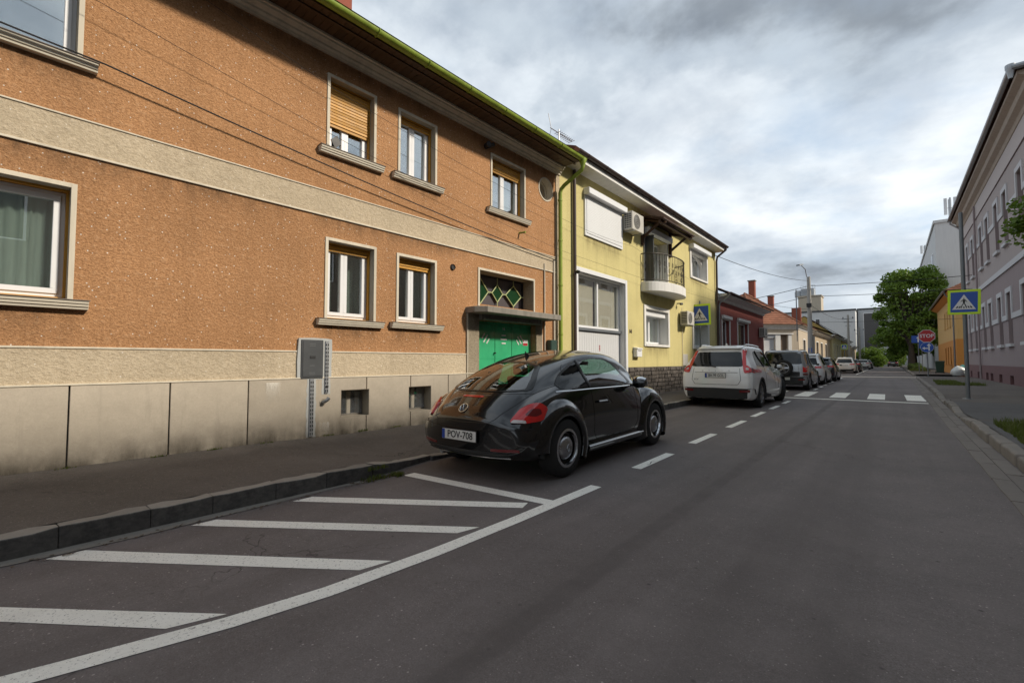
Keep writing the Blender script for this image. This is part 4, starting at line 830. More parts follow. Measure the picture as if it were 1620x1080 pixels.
def cream_house():
    H = tag(empty('cream_corner_house', (-6.2, 46.2, 0)), 'cream corner house with chamfered entrance and orange tiled hipped roof', 'house'); zt = 4.30
    A, B, Cc, D, E_, F = (0, 0), (-2.8, -2.8), (-10, -2.8), (-10, 9.9), (0, 9.9), None
    # walls: street face, chamfer, side face, rear
    st = slab(MB(), 0, 9.9, 0, zt, [(3.0, 4.3, 1.5, 3.2), (6.5, 7.8, 1.5, 3.2)], -.3, 0); st.build('wall', K['creamw'], H, recalc=False, rot=(0, 0, RAD(90)))
    sf = empty('street_front', (0, 0, 0), RAD(90), H)
    for a in (3.0, 6.5): simple_window(sf, a, a + 1.3, 1.5, 3.2)
    Lc = math.hypot(2.8, 2.8); ch = slab(MB(), 0, Lc, 0, zt, [(.80, 1.82, 1.95, 3.50), (2.32, 3.00, .2, 3.50)], -.3, 0); ch.build('wall', K['creamw'], H, recalc=False, loc=(-2.8, -2.8, 0), rot=(0, 0, RAD(45)))
    cf = empty('entrance_front', (-2.8, -2.8, 0), RAD(45), H)
    box('shutter', K['doorpanel'], cf, .80, 1.82, -.12, -.09, 1.95, 3.50); box('door', K['brownshut'], cf, 2.32, 3.0, -.15, -.10, .2, 3.45); box('shutter_box', K['doorpanel'], cf, .78, 1.84, -.02, .03, 3.25, 3.52)
    for a, b in ((.58, .79), (1.84, 2.30), (3.02, 3.32)): box('pilaster', K['whitepaint'], cf, a, b, 0, .10, .1, 3.55)
    box('entablature', K['whitepaint'], cf, .40, 3.45, 0, .16, 3.56, 3.66); box('sill', K['whitepaint'], cf, .70, 1.9, .101, .16, 1.84, 1.94); box('corner_strip', K['brownshut'], sf, .05, .09, .0, .03, .1, 4.0)
    m = MB(); m.box(-10, -2.85, -2.8, -2.5, 0, zt); m.box(-10, -9.7, -2.49, 9.9, 0, zt); m.box(-9.69, -.31, 9.6, 9.89, 0, zt); m.build('wall', K['creamw'], H)
    # cornice following the fronts
    for nm, par, L in (('cornice', sf, 9.9), ('cornice', cf, Lc)): MB().extr([(0, zt - .30), (-.05, zt - .28), (-.08, zt - .12), (-.28, zt - .03), (-.28, zt + .05), (0, zt + .05)], -.08, L + .08).build(nm, K['whitepaint'], par)
    # hipped roof
    o = .42; ze = zt + .10; r1, r2 = (-5.0, 3.8, 8.05), (-5.0, 9.95, 8.05)
    a = (o, -.17, ze); b = (-2.63, -2.8 - o, ze); c = (-10 - o, -2.8 - o, ze); d = (-10 - o, 10, ze); e = (o, 10, ze)
    r = MB(); courses(r, [e, a, r1, r2][0:1] + [a] + [r1, r2] if False else [a, e, r2, r1], 18)
    courses(r, [b, a, r1, r1], 18); courses(r, [c, b, r1, r1], 16); courses(r, [d, c, r1, r2], 14)
    ro = r.build('roof', K['otile'], H, recalc=False)
    for p, q in ((a, r1), (b, r1), (r1, r2)): MB().tube([p, q], .10, 8).build('ridge_tile_row', K['otile'], ro)
    MB().extr([(o - .02, -.17), (-2.63, -2.8 - o + .02), (-10, -2.8 - o + .02), (-10, 9.9), (o - .02, 9.9)], zt + .055, zt + .075, 'z').build('soffit', K['creamw'], H)
    ch_ = MB().box(-5.35, -4.75, 12.5, 13.1, 6.2, 9.75).build('chimney', K['redbrick'], H, bevel=.02); MB().box(-5.42, -4.68, 12.43, 13.17, 9.751, 9.85).build('chimney_cap', K['concrete'], ch_)
    return H
cream_house()
bpy.data.objects['chimney.001'].location = (0, -5.4, 0)
K['chimk'] = K['redbrick']
t_ = tag(empty('brick_chimney', (-11.0, 62, 0)), 'short red brick chimney on the brown roof behind the cream house', 'chimney'); MB().box(-.3, .3, -.3, .3, 6.4, 9.0).build('stack', K['redbrick'], t_, bevel=.02); MB().box(-.36, .36, -.36, .36, 9.001, 9.1).build('cap', K['concrete'], t_)
t_ = tag(empty('brick_chimney', (-10.9, 80.5, 0)), 'wide red brick chimney left of the tall concrete lamp pole', 'chimney'); MB().box(-.6, .6, -.3, .3, 5.9, 9.3).build('stack', K['redbrick'], t_, bevel=.02)
# ---------------------------------------------------------------- lilac building on the right
K['lilac'] = P('lilac_grey_render', (.375, .325, .31), .88, var=.06, vs=1.2, bump=.25, bs=50, streak=.18)
K['lilacd'] = P('darker_lilac_render', (.285, .232, .232), .88, var=.07, vs=1.2, bump=.25, bs=50, streak=.2)
K['maroon'] = P('maroon_plinth', (.16, .085, .088), .85, var=.12, vs=2, bump=.3)
K['friezec'] = P('pale_lilac_frieze', (.48, .43, .41), .85, var=.06, vs=2)
K['corn'] = P('cream_cornice', (.40, .335, .27), .85, var=.12, vs=3, streak=.3)
K['palewhite'] = P('pale_window_trim', (.52, .52, .53), .8, var=.06)
K['roller'] = P('taupe_roller_shutter', (.115, .090, .082), .7, var=.15, vs=4)
def lilac_building():
    Y1 = 46.4; L = 22.4; H = tag(empty('lilac_building', (4.25, Y1, 0), RAD(-90)), 'tall lilac grey building with narrow white framed windows on the right', 'building')
    U = lambda y: Y1 - y; cs = [44.2, 41.7, 38.1, 35.85, 33.0, 30.7, 27.5, 25.3]; ops = []; 
    for c in cs: ops += [(U(c) - .50, U(c) + .50, 6.72, 9.12), (U(c) - .50, U(c) + .50, 2.05, 4.42)]
    bas = [(U(c) - .42, U(c) + .42, .17, .58) for c in (44.3, 41.0, 37.6, 36.0, 33.4, 30.6, 27.6)]
    slab(MB(), 0, L, 5.72, 10.0, [o for o in ops if o[2] > 5], -.5, 0).build('upper_wall', K['lilac'], H, recalc=False)
    slab(MB(), 0, L, 1.0, 5.46, [o for o in ops if o[2] < 5], -.5, 0).build('lower_wall', K['lilacd'], H, recalc=False)
    slab(MB(), 0, L, 0, .995, bas, -.5, .05).build('plinth', K['maroon'], H, recalc=False)
    box('storey_band', K['palewhite'], H, 0, L, -.1, .06, 5.461, 5.719); box('frieze', K['friezec'], H, 0, L, -.4, .03, 10.02, 10.85); box('frieze_line', K['lilacd'], H, 0, L, -.2, .045, 9.985, 10.018)
    MB().extr([(.0, 10.85), (-.06, 10.86), (-.12, 11.0), (-.30, 11.12), (-.34, 11.30), (-.55, 11.42), (-.55, 11.55), (0, 11.55)], -.1, L + .45).build('cornice', K['corn'], H, bevel=.01)
    s = MB(); s.box(0, L, 11.5, 12, 0, 11.5); s.box(.001, .4, .51, 11.5, 0, 11.5); s.box(L - .4, L - .001, .51, 11.5, 0, 11.5); s.build('side_wall', K['lilac'], H)
    r = MB(); rz = 14.6; courses(r, [(-.3, -.62, 11.6), (L + .5, -.62, 11.6), (L - 5.5, 6, rz), (5.5, 6, rz)], 20); courses(r, [(L + .5, -.62, 11.6), (L + .5, 12.6, 11.6), (L - 5.5, 6, rz), (L - 5.5, 6, rz)], 20); courses(r, [(-.3, 12.6, 11.6), (-.3, -.62, 11.6), (5.5, 6, rz), (5.5, 6, rz)], 12); courses(r, [(L + .5, 12.6, 11.6), (-.3, 12.6, 11.6), (5.5, 6, rz), (L - 5.5, 6, rz)], 6)
    r.build('roof', K['dtile'], H, recalc=False); box('attic_floor', K['corn'], H, 0, L, -11.9, .5, 11.556, 11.59)
    gutter(H, -.35, L + .62, -.70, 11.68, .10, K['steel']); MB().tube([(L + .62, -.70, 11.63), (L + .62, 3, 11.63)], .10, 10).build('gutter', K['steel'], H); MB().lathe([(.06, -.35), (.10, -.1), (.14, .0), (.14, .14), (.05, .14)], (L + .55, -.72, 11.62), 'z', 14).build('hopper', K['steel'], H, smooth=True)
    MB().tube([(.1, -.68, 11.55), (.1, -.64, 11.35), (.1, -.16, 10.9), (.1, -.12, 10.7), (.1, -.12, .2)], .055, 10).build('downpipe', K['steel'], H, smooth=True); MB().tube([(U(39.6), -.10, 10.8), (U(39.6), -.10, .2)], .05, 8).build('downpipe', K['lilacd'], H, smooth=True)
    for row, (z0, z1) in enumerate(((6.72, 9.12), (2.05, 4.42))):
        for k, c in enumerate(cs):
            a, b = U(c) - .50, U(c) + .50; w = bars(MB(), a + .003, b - .003, z0 + .003, z1 - .003, .05, -.36, -.30).build('window', K['roller'], H)
            box('roller_shutter', K['roller'], w, a + .054, b - .054, -.345, -.32, z0 + .06, z1 - .06); zs = z1 - (1.0 if row == 0 else 1.25)
            t = MB(); t.fb(a - .20, a, 0, .05, zs, z1 + .22); t.fb(b, b + .20, 0, .05, zs, z1 + .22); t.fb(a, b, 0, .05, z1, z1 + .22); t.build('surround', K['palewhite'], w)
            # rails from window to window
            n = cs[k - 1] if k else None
            if n: box('rail', K['palewhite'], w, U(n) + .702, U(c) - .702, 0, .045, zs, zs + .24)
            box('sill', K['palewhite'], w, a - .10, b + .10, 0, .12, z0 - .14, z0 - .002)
            rv = MB(); rv.fb(a + .0005, a + .003, -.30, 0, z0, z1); rv.fb(b - .003, b - .0005, -.30, 0, z0, z1); rv.build('reveal', K['lilacd'], w)
    for a, b, c, e in bas:
        w = box('basement_window', K['dark'], H, a + .002, b - .002, -.2, -.16, c + .002, e - .002)
        for i in range(4): MB().cyl((a + .17 + i * .17, .1, c), (a + .17 + i * .17, .1, e), .01, seg=6).build('bar', K['iron'], w)
    return H
lilac_building()
# ---------------------------------------------------------------- orange house, white block, buildings closing the street
K['orangew'] = P('orange_yellow_render', (.58, .375, .145), .85, var=.07, vs=1.5, streak=.15); K['orangel'] = P('deep_orange_render', (.54, .235, .05), .85, var=.08, vs=2)
K['blockw'] = P('off_white_block_render', (.62, .62, .61), .85, var=.05, vs=.6, streak=.2); K['blockg'] = P('grey_block_cladding', (.40, .42, .44), .8, var=.06, vs=.6)
K['redtile'] = K['otile']
def orange_house():
    H = tag(empty('orange_house', (4.1, 70, 0), RAD(-90)), 'orange house with tiled roof behind the stop sign', 'house'); L = 18.5; zt = 6.9
    wn = [(L - c - .4, L - c + .4, z, z + 1.5) for c in (2.0, 4.4, 6.8, 9.2) for z in (1.0, 4.3)]
    slab(MB(), 0, L, 3.05, zt, [w for w in wn if w[2] > 3], -.4, 0).build('upper_wall', K['orangew'], H, recalc=False); slab(MB(), 0, L, 0, 3.05, [w for w in wn if w[2] < 3], -.4, .02).build('lower_wall', K['orangel'], H, recalc=False)
    for w in wn: simple_window(H, *w, sur=K['orangel'] if w[2] < 3 else K['orangew'], sw=.12, rec=.16)
    s = MB(); s.box(L - .4, L - .001, .41, 9, 0, zt); s.box(.001, .4, .41, 9, 0, zt); s.box(0, L, 9.01, 9.4, 0, zt); s.build('side_wall', K['orangew'], H)
    MB().extr([(0, zt - .25), (-.1, zt - .2), (-.45, zt), (-.45, zt + .1), (0, zt + .1)], -.2, L + .2).build('cornice', K['orangel'], H)
    r = MB(); courses(r, [(-.3, -.6, zt + .12), (L + .4, -.6, zt + .12), (L - 3.5, 4.7, zt + 3.2), (3, 4.7, zt + 3.2)], 16); courses(r, [(L + .4, -.6, zt + .12), (L + .4, 9.8, zt + .12), (L - 3.5, 4.7, zt + 3.2), (L - 3.5, 4.7, zt + 3.2)], 16); courses(r, [(L + .4, 9.8, zt + .12), (-.3, 9.8, zt + .12), (3, 4.7, zt + 3.2), (L - 3.5, 4.7, zt + 3.2)], 5); courses(r, [(-.3, 9.8, zt + .12), (-.3, -.6, zt + .12), (3, 4.7, zt + 3.2), (3, 4.7, zt + 3.2)], 5)
    r.build('roof', K['otile'], H, recalc=False); gutter(H, -.3, L + .4, -.65, zt + .14, .08, K['steel']); MB().tube([(L - .5, -.62, zt + .1), (L - .5, -.5, zt - .2), (L - .5, -.12, zt - .6), (L - .5, -.1, zt - .9), (L - .5, -.1, .2)], .055, 10).build('downpipe', K['pole'], H, smooth=True)
orange_house()
def block(name, label, x0, x1, y0, y1, z1, m, wins, cat='building', z0=0, street='x'):
    H = tag(empty(name, (x0, y0, 0)), label, cat); MB().box(0, x1 - x0, 0, y1 - y0, z0, z1).build('wall', m, H, bevel=.03); MB().box(-.15, x1 - x0 + .15, -.15, y1 - y0 + .15, z1 + .002, z1 + .35).build('parapet', K['cabinet'] if m is K['blockg'] or cat == 'hall' else m, H)
    for f, a, b, c, e in wins:
        w = (MB().box(-.08, -.003, a, b, c, e) if f == 'x' else MB().box(a, b, -.08, -.003, c, e)).build('window', K['white'], H); (MB().box(-.10, -.082, a + .12, b - .12, c + .12, e - .12) if f == 'x' else MB().box(a + .12, b - .12, -.10, -.082, c + .12, e - .12)).build('pane', K['brownglass'], w)
    return H
wb = block('white_block', 'tall white apartment block with roof antennas behind the orange house', 4.6, 16, 77, 122, 18.4, K['blockw'], [('x', a, a + 3.0, z, z + 1.8) for a in (4, 12, 20, 28, 36) for z in (4.5, 9.0, 13.6)])
def antenna_mast(x, y, z, h, label):
    t = tag(empty('antenna_mast', (x, y, z)), label, 'antenna', 'roof antennas'); MB().cyl((0, 0, 0), (0, 0, h), .10, seg=10).build('mast', K['steel'], t)
    for i, (dx, dy) in enumerate(((-.45, -.2), (.45, -.2), (0, .45))): MB().box(dx - .16, dx + .16, dy - .1, dy + .1, h * .35, h * .98).build('panel_antenna', K['doorpanel'], t, bevel=.03); MB().cyl((0, 0, h * .6), (dx, dy, h * .6), .035, seg=6).build('arm', K['steel'], t)
    return t
antenna_mast(6.3, 80, 18.75, 3.4, 'tall cluster of mobile phone antennas on the white block'); antenna_mast(4.9, 104, 18.75, 2.2, 'short antenna cluster at the far edge of the white block')
block('white_hall', 'long white hall with black roof edge at the far end of the street', -24, -6.1, 130, 160, 12.9, K['blockw'], [('y', 10.2, 11.2, 8.0, 11.3), ('y', 4.2, 5.0, 8.8, 10.8)], 'hall')
block('grey_hall', 'grey clad hall behind the trees at the end of the street', -5.9, 14, 136, 165, 13.4, K['blockg'], [('y', 1.0, 4.0, 1.0, 12.6)], 'hall')
tw = block('roof_tower', 'square white stair tower rising behind the cream house', -17.7, -12.9, 134, 139, 17.2, K['creamw'], [], 'tower')
MB().box(.6, 3.4, .5, 3.2, 17.56, 19.4).build('plant_room', K['blockg'], tw, bevel=.1); MB().lathe([(0, 17.56), (1.0, 17.56), (1.0, 18.9), (.6, 19.3), (0, 19.4)], (.0, 2.2, 0), 'z', 20).build('tank', K['steel'], tw, smooth=True)
for i in range(7): MB().cyl((.6 + i * .5, .3, 17.56), (.6 + i * .5, .3, 20.2), .035, seg=5).build('rail_post', K['steel'], tw)
for zz in (18.6, 19.4, 20.2): MB().cyl((.6, .3, zz), (3.6, .3, zz), .035, seg=5).build('rail', K['steel'], tw)
# house opposite, out of frame, sized to shade the street; roof shows in reflections
K['acrossw'] = P('dull_brown_render', (.17, .14, .11), .9, var=.1, vs=2)
def across():
    H = tag(empty('house_across', (5.2, 23.4, 0), RAD(-90)), 'two storey plastered house across the road seen only as a reflection', 'house'); L = 37.9; zt = 9.1
    wn = [(u, u + 1.1, z, z + 1.6) for u in range(2, 36, 3) for z in (1.3, 4.6)]
    slab(MB(), 0, L, 0, zt, wn, -.4, 0).build('wall', K['acrossw'], H, recalc=False)
    for w in wn: simple_window(H, *w, sur=K['acrossw'], sw=.05, sill=False)
    MB().box(0, L, 8, 8.4, 0, zt).build('rear_wall', K['tan'], H); MB().box(.001, .3, .41, 8, 0, zt).build('side_wall', K['tan'], H); MB().box(L - .3, L - .001, .41, 8, 0, zt).build('side_wall', K['tan'], H)
    r = MB(); courses(r, [(-.3, -.5, zt + .1), (L + .3, -.5, zt + .1), (L + .3, 4.2, zt + 2.6), (-.3, 4.2, zt + 2.6)], 14); courses(r, [(L + .3, 9, zt + .1), (-.3, 9, zt + .1), (-.3, 4.2, zt + 2.6), (L + .3, 4.2, zt + 2.6)], 4); r.build('roof', K['dtile'], H, recalc=False)
across()
# ---------------------------------------------------------------- cars
def m_car(name, col, rough=.35, metal=0, dk=.10):
    t = NT(name); f = t.noise(3, 4, .6); dirt = t.noise(14, 5, .65)
    c = t.mix(t.ramp(f, [(.45, 0.0), (.8, .25)]), col, tuple(.75 * a + .08 * dk for a in col)); c = t.mix(t.ramp(dirt, [(.55, 0.0), (.8, dk)]), c, (.16, .145, .125))
    return t.done(c, rough, metal, .5, None, 1.0)
K['carblack'] = m_car('black_car_paint', (.0022, .0024, .003), .18, 0, .03)
K['carwhite'] = m_car('white_car_paint', (.80, .80, .78), .35, 0, .05); K['carsilver'] = m_car('silver_car_paint', (.40, .41, .42), .38, .55); K['cargrey'] = m_car('dark_grey_car_paint', (.03, .031, .034), .3, .2)
K['carpearl'] = m_car('pearl_white_paint', (.74, .72, .67), .35, 0, .05); K['carblue'] = m_car('dark_blue_car_paint', (.015, .02, .035), .3)
K['carglass'] = P('dark_car_glass', (.008, .010, .011), .03, var=.02, spec=.5, coat=.0); K['cartint'] = m_glass('green_tinted_car_glass', (.42, .60, .54), .11, 0, .9)
K['frit'] = P('black_glass_edge', (.006, .006, .006), .25); K['chrome'] = P('chrome', (.62, .63, .64), .12, 1.0, var=.03); K['alloy'] = P('alloy_wheel', (.42, .42, .43), .28, .9, var=.08); K['darkalloy'] = P('dark_alloy_wheel', (.07, .07, .075), .35, .7)
K['tyre'] = P('tyre_rubber', (.020, .019, .018), .85, var=.25, vs=10, bump=.3, bs=90); K['cladding'] = P('black_cladding', (.022, .022, .022), .7, var=.12, bump=.2, bs=150)
K['lampred'] = P('tail_lamp_red', (.55, .014, .012), .10, var=.25, vs=14, coat=.8); K['lampdark'] = P('tail_lamp_dark_red', (.13, .006, .008), .10, var=.2, vs=10, coat=.8); K['lampclear'] = P('clear_lamp', (.55, .50, .48), .12, var=.1, coat=.8)
K['plate'] = P('number_plate_white', (.66, .66, .63), .45, var=.04); K['euroblue'] = P('plate_blue_band', (.012, .055, .32), .45); K['ink'] = P('plate_ink', (.012, .012, .014), .5); K['seat'] = P('dark_seat_fabric', (.02, .02, .021), .85)
def spl(pts):
    xs = [p[0] for p in pts]; vs = [p[1] for p in pts]; n = len(xs); m = []
    for i in range(n):
        if i == 0: m.append((vs[1] - vs[0]) / (xs[1] - xs[0]))
        elif i == n - 1: m.append((vs[-1] - vs[-2]) / (xs[-1] - xs[-2]))
        else: m.append(((vs[i + 1] - vs[i]) / (xs[i + 1] - xs[i]) + (vs[i] - vs[i - 1]) / (xs[i] - xs[i - 1])) / 2)
    def f(x):
        if x <= xs[0]: return vs[0]
        if x >= xs[-1]: return vs[-1]
        i = max(k for k in range(n) if xs[k] <= x); i = min(i, n - 2); h = xs[i + 1] - xs[i]; t = (x - xs[i]) / h
        return (2 * t**3 - 3 * t**2 + 1) * vs[i] + (t**3 - 2 * t**2 + t) * h * m[i] + (-2 * t**3 + 3 * t**2) * vs[i + 1] + (t**3 - t**2) * h * m[i + 1]
    return f
def sst(t): t = max(0, min(1, t)); return t * t * (3 - 2 * t)
def inpoly(p, poly):
    x, y = p; c = False; n = len(poly)
    for i in range(n):
        x0, y0 = poly[i]; x1, y1 = poly[i - 1]
        if (y0 > y) != (y1 > y) and x < (x1 - x0) * (y - y0) / (y1 - y0) + x0: c = not c
    return c
def round_poly(poly, per=6, r=.25):
    """closed polygon with its corners rounded"""
    out = []; n = len(poly)
    for i in range(n):
        p, q, s = Vector(poly[i - 1]), Vector(poly[i]), Vector(poly[(i + 1) % n]); a = q.lerp(p, r); b = q.lerp(s, r)
        for k in range(per): t = k / (per - 1); out.append(tuple(a.lerp(q, t).lerp(q.lerp(b, t), t)))
    res = []
    for i in range(len(out)):
        a, b = Vector(out[i - 1]), Vector(out[i]); d = (b - a).length; k = max(1, int(d / .06))
        res += [tuple(a.lerp(b, (j + 1) / k)) for j in range(k)]
    return res
class Body:
    """car body shell: x forward from the rear bumper, y left, z up"""
    def __init__(s, sp, nx=110, nr=20):
        s.sp = sp; f = {k: spl(v) for k, v in sp['P'].items()}; L = sp['L']; R = spl(sp.get('R', [(0, 0), (2, 0)])); F = spl(sp.get('F', [(0, 0), (2, 0)]))
        xs = [L * (.5 - .5 * math.cos(math.pi * i / nx)) * .35 + L * i / nx * .65 for i in range(nx + 1)]
        def sec(x):
            zb, zs, zt, wb, wm, ws, wt, cr = [f[k](x) for k in ('zb', 'zs', 'zt', 'wb', 'wm', 'ws', 'wt', 'cr')]; zm = zb + sp.get('mid', .5) * (zs - zb)
            ctl = [(0, zb), (wb * .7, zb), (wb, zb + .035), (wm, zm), (ws, zs), (wt + (ws - wt) * .42, zs + (zt - cr - zs) * .55), (wt, zt - cr), (wt * .72, zt - cr * .38), (wt * .38, zt - cr * .09), (0, zt)]
            n = len(ctl); pts = []
            for i in range(n - 1):
                p0, p1, p2, p3 = ctl[max(i - 1, 0)], ctl[i], ctl[i + 1], ctl[min(i + 2, n - 1)]
                if i == 0: p0 = (-ctl[1][0], ctl[1][1])
                if i == n - 2: p3 = (-ctl[n - 2][0], ctl[n - 2][1])
                k = max(2, nr // 4) if i < 2 else max(3, nr // 3)
                for j in range(k):
                    t = j / k; q = []
                    for a in (0, 1): q.append(.5 * (2 * p1[a] + (p2[a] - p0[a]) * t + (2 * p0[a] - 5 * p1[a] + 4 * p2[a] - p3[a]) * t * t + (3 * p1[a] - p0[a] - 3 * p2[a] + p3[a]) * t**3))
                    pts.append((max(0, q[0]), q[1]))
            pts.append(ctl[-1]); return pts
        secs = [sec(x) for x in xs]; m = len(secs[0]); ring = 2 * m - 2; V = []; Fc = []
        rb, fb = sp.get('rb', .12), sp.get('fb', .25); Wd = sp['W'] / 2
        def deform(x, y, z):
            sr = 1 - sst(x / sp.get('rl', 1.0)); sf = 1 - sst((L - x) / sp.get('fl', 1.2)); q = min(1, abs(y) / Wd)
            return (x + R(z) * sr - F(z) * sf + rb * q**2.4 * (1 - sst(x / .5)) - fb * q**2.2 * (1 - sst((L - x) / .7)), y, z)
        for x, sc in zip(xs, secs):
            full = [(p[0], p[1]) for p in sc] + [(-p[0], p[1]) for p in sc[-2:0:-1]]; V += [deform(x, a, b) for a, b in full]
        for i in range(nx):
            for j in range(ring): Fc.append((i * ring + j, i * ring + (j + 1) % ring, (i + 1) * ring + (j + 1) % ring, (i + 1) * ring + j))
        for e, flip in ((0, 1), (nx, 0)):          # end caps in rings
            sc = [(p[0], p[1]) for p in secs[e]] + [(-p[0], p[1]) for p in secs[e][-2:0:-1]]; zc = (secs[e][0][1] + secs[e][-1][1]) / 2; prev = [e * ring + j for j in range(ring)]
            for k in range(1, 7):
                g = 1 - k / 7; base = len(V); V += [deform(xs[e], a * g, zc + (b - zc) * g) for a, b in sc]; cur = list(range(base, base + ring))
                for j in range(ring): Fc.append((prev[j], cur[j], cur[(j + 1) % ring], prev[(j + 1) % ring]))
                prev = cur
            Fc.append(tuple(prev))
        s.V, s.F = V, Fc; s.bvh = BVHTree.FromPolygons(V, Fc)
    def hit(s, o, d):
        loc, n, i, t = s.bvh.ray_cast(Vector(o), Vector(d))
        if loc is None: return None, None
        if n.dot(Vector(d)) > 0: n = -n
        return loc, n
    def frame(s, view, sign=1):
        if view == 'side': return lambda a, b: ((a, sign * 3, b), (0, -sign, 0))
        if view == 'rear': return lambda a, b: ((-3, a, b), (1, 0, 0))
        if view == 'front': return lambda a, b: ((s.sp['L'] + 3, a, b), (-1, 0, 0))
        if view == 'top': return lambda a, b: ((a, b, 4), (0, 0, -1))
        ang, ox, oy = view   # oblique view from behind: ang from the rear towards the side; a runs outwards
        dv = Vector((math.cos(ang), -sign * math.sin(ang), 0)); rv = Vector((math.sin(ang), sign * math.cos(ang), 0)); o0 = Vector((ox, sign * oy, 0))
        return lambda a, b: (tuple(o0 + rv * a - dv * 3 + Vector((0, 0, b))), tuple(dv))
    def patch(s, name, m, parent, poly, view, sign=1, off=.004, thick=.012, rings=5, rnd=.25, inner=None):
        fr = s.frame(view, sign); pl = round_poly(poly, 5, rnd) if rnd else poly; cx = sum(p[0] for p in pl) / len(pl); cy = sum(p[1] for p in pl) / len(pl); n = len(pl); vs = []; fs = []; last = None
        scales = [1 - k / rings for k in range(rings)] if inner is None else [1 + (inner - 1) * k / 2 for k in range(3)]
        first = None
        for g in scales:
            cur = []
            for a, b in pl:
                o, d = fr(cx + (a - cx) * g, cy + (b - cy) * g); loc, nn = s.hit(o, d)
                if loc is None: loc, nn = (last or (Vector(o) + Vector(d) * 3, -Vector(d)))
                last = (loc, nn); cur.append(len(vs)); vs.append(loc + nn * off)
            if first is not None:
                for j in range(n): fs.append((prev[j], prev[(j + 1) % n], cur[(j + 1) % n], cur[j]))
            else:
                first = cur; base = len(vs)
                for v in [vs[i] for i in cur]: pass
            prev = cur
        if inner is None:
            o, d = fr(cx, cy); loc, nn = s.hit(o, d); c = len(vs); vs.append(loc + nn * off if loc else vs[prev[0]]); fs += [(prev[j], prev[(j + 1) % n], c) for j in range(n)]
        b0 = len(vs)
        for j in range(n):
            o, d = fr(*pl[j]); vs.append(vs[first[j]] + Vector(d) * thick)
        fs += [(first[j], b0 + j, b0 + (j + 1) % n, first[(j + 1) % n]) for j in range(n)]
        mb = MB(); mb.add(vs, fs); return mb.build(name, m, parent, smooth=True)
    def line(s, name, m, parent, pts, view, sign=1, r=.003, off=0.0, step=.03, close=False):
        fr = s.frame(view, sign); P_ = []
        pp = list(pts) + ([pts[0]] if close else [])
        for p, q in zip(pp, pp[1:]):
            k = max(1, int(math.dist(p, q) / step))
            for j in range(k): t = j / k; P_.append((p[0] + (q[0] - p[0]) * t, p[1] + (q[1] - p[1]) * t))
        P_.append(pp[-1]); W_ = []
        for a, b in P_:
            o, d = fr(a, b); loc, nn = s.hit(o, d)
            if loc is not None: W_.append(loc + nn * off)
        if len(W_) < 2: return None
        mb = MB(); mb.tube(W_, r, 5); return mb.build(name, m, parent, smooth=True)
    def build(s, m, parent, holes=(), arches=(), ra=.37):
        """holes: (poly, view) cut for see-through glass; arches: (x, z) wheel centres"""
        keep = []
        for f in s.F:
            c = sum((Vector(s.V[i]) for i in f), Vector()) / len(f)
            if any(math.hypot(c.x - x, c.z - z) < ra and abs(c.y) > .42 for x, z in arches): continue
            cut = False
            for poly, view in holes:
                if view == 'side' and abs(c.y) > .38 and inpoly((c.x, c.z), poly): cut = True
                if view == 'rear' and c.x < s.sp['L'] * .45 and inpoly((c.y, c.z), poly): cut = True
                if view == 'front' and c.x > s.sp['L'] * .5 and inpoly((c.y, c.z), poly): cut = True
            if not cut: keep.append(f)
        mb = MB(); mb.add(s.V, keep); return mb.build('body', m, parent, smooth='all', recalc=True)
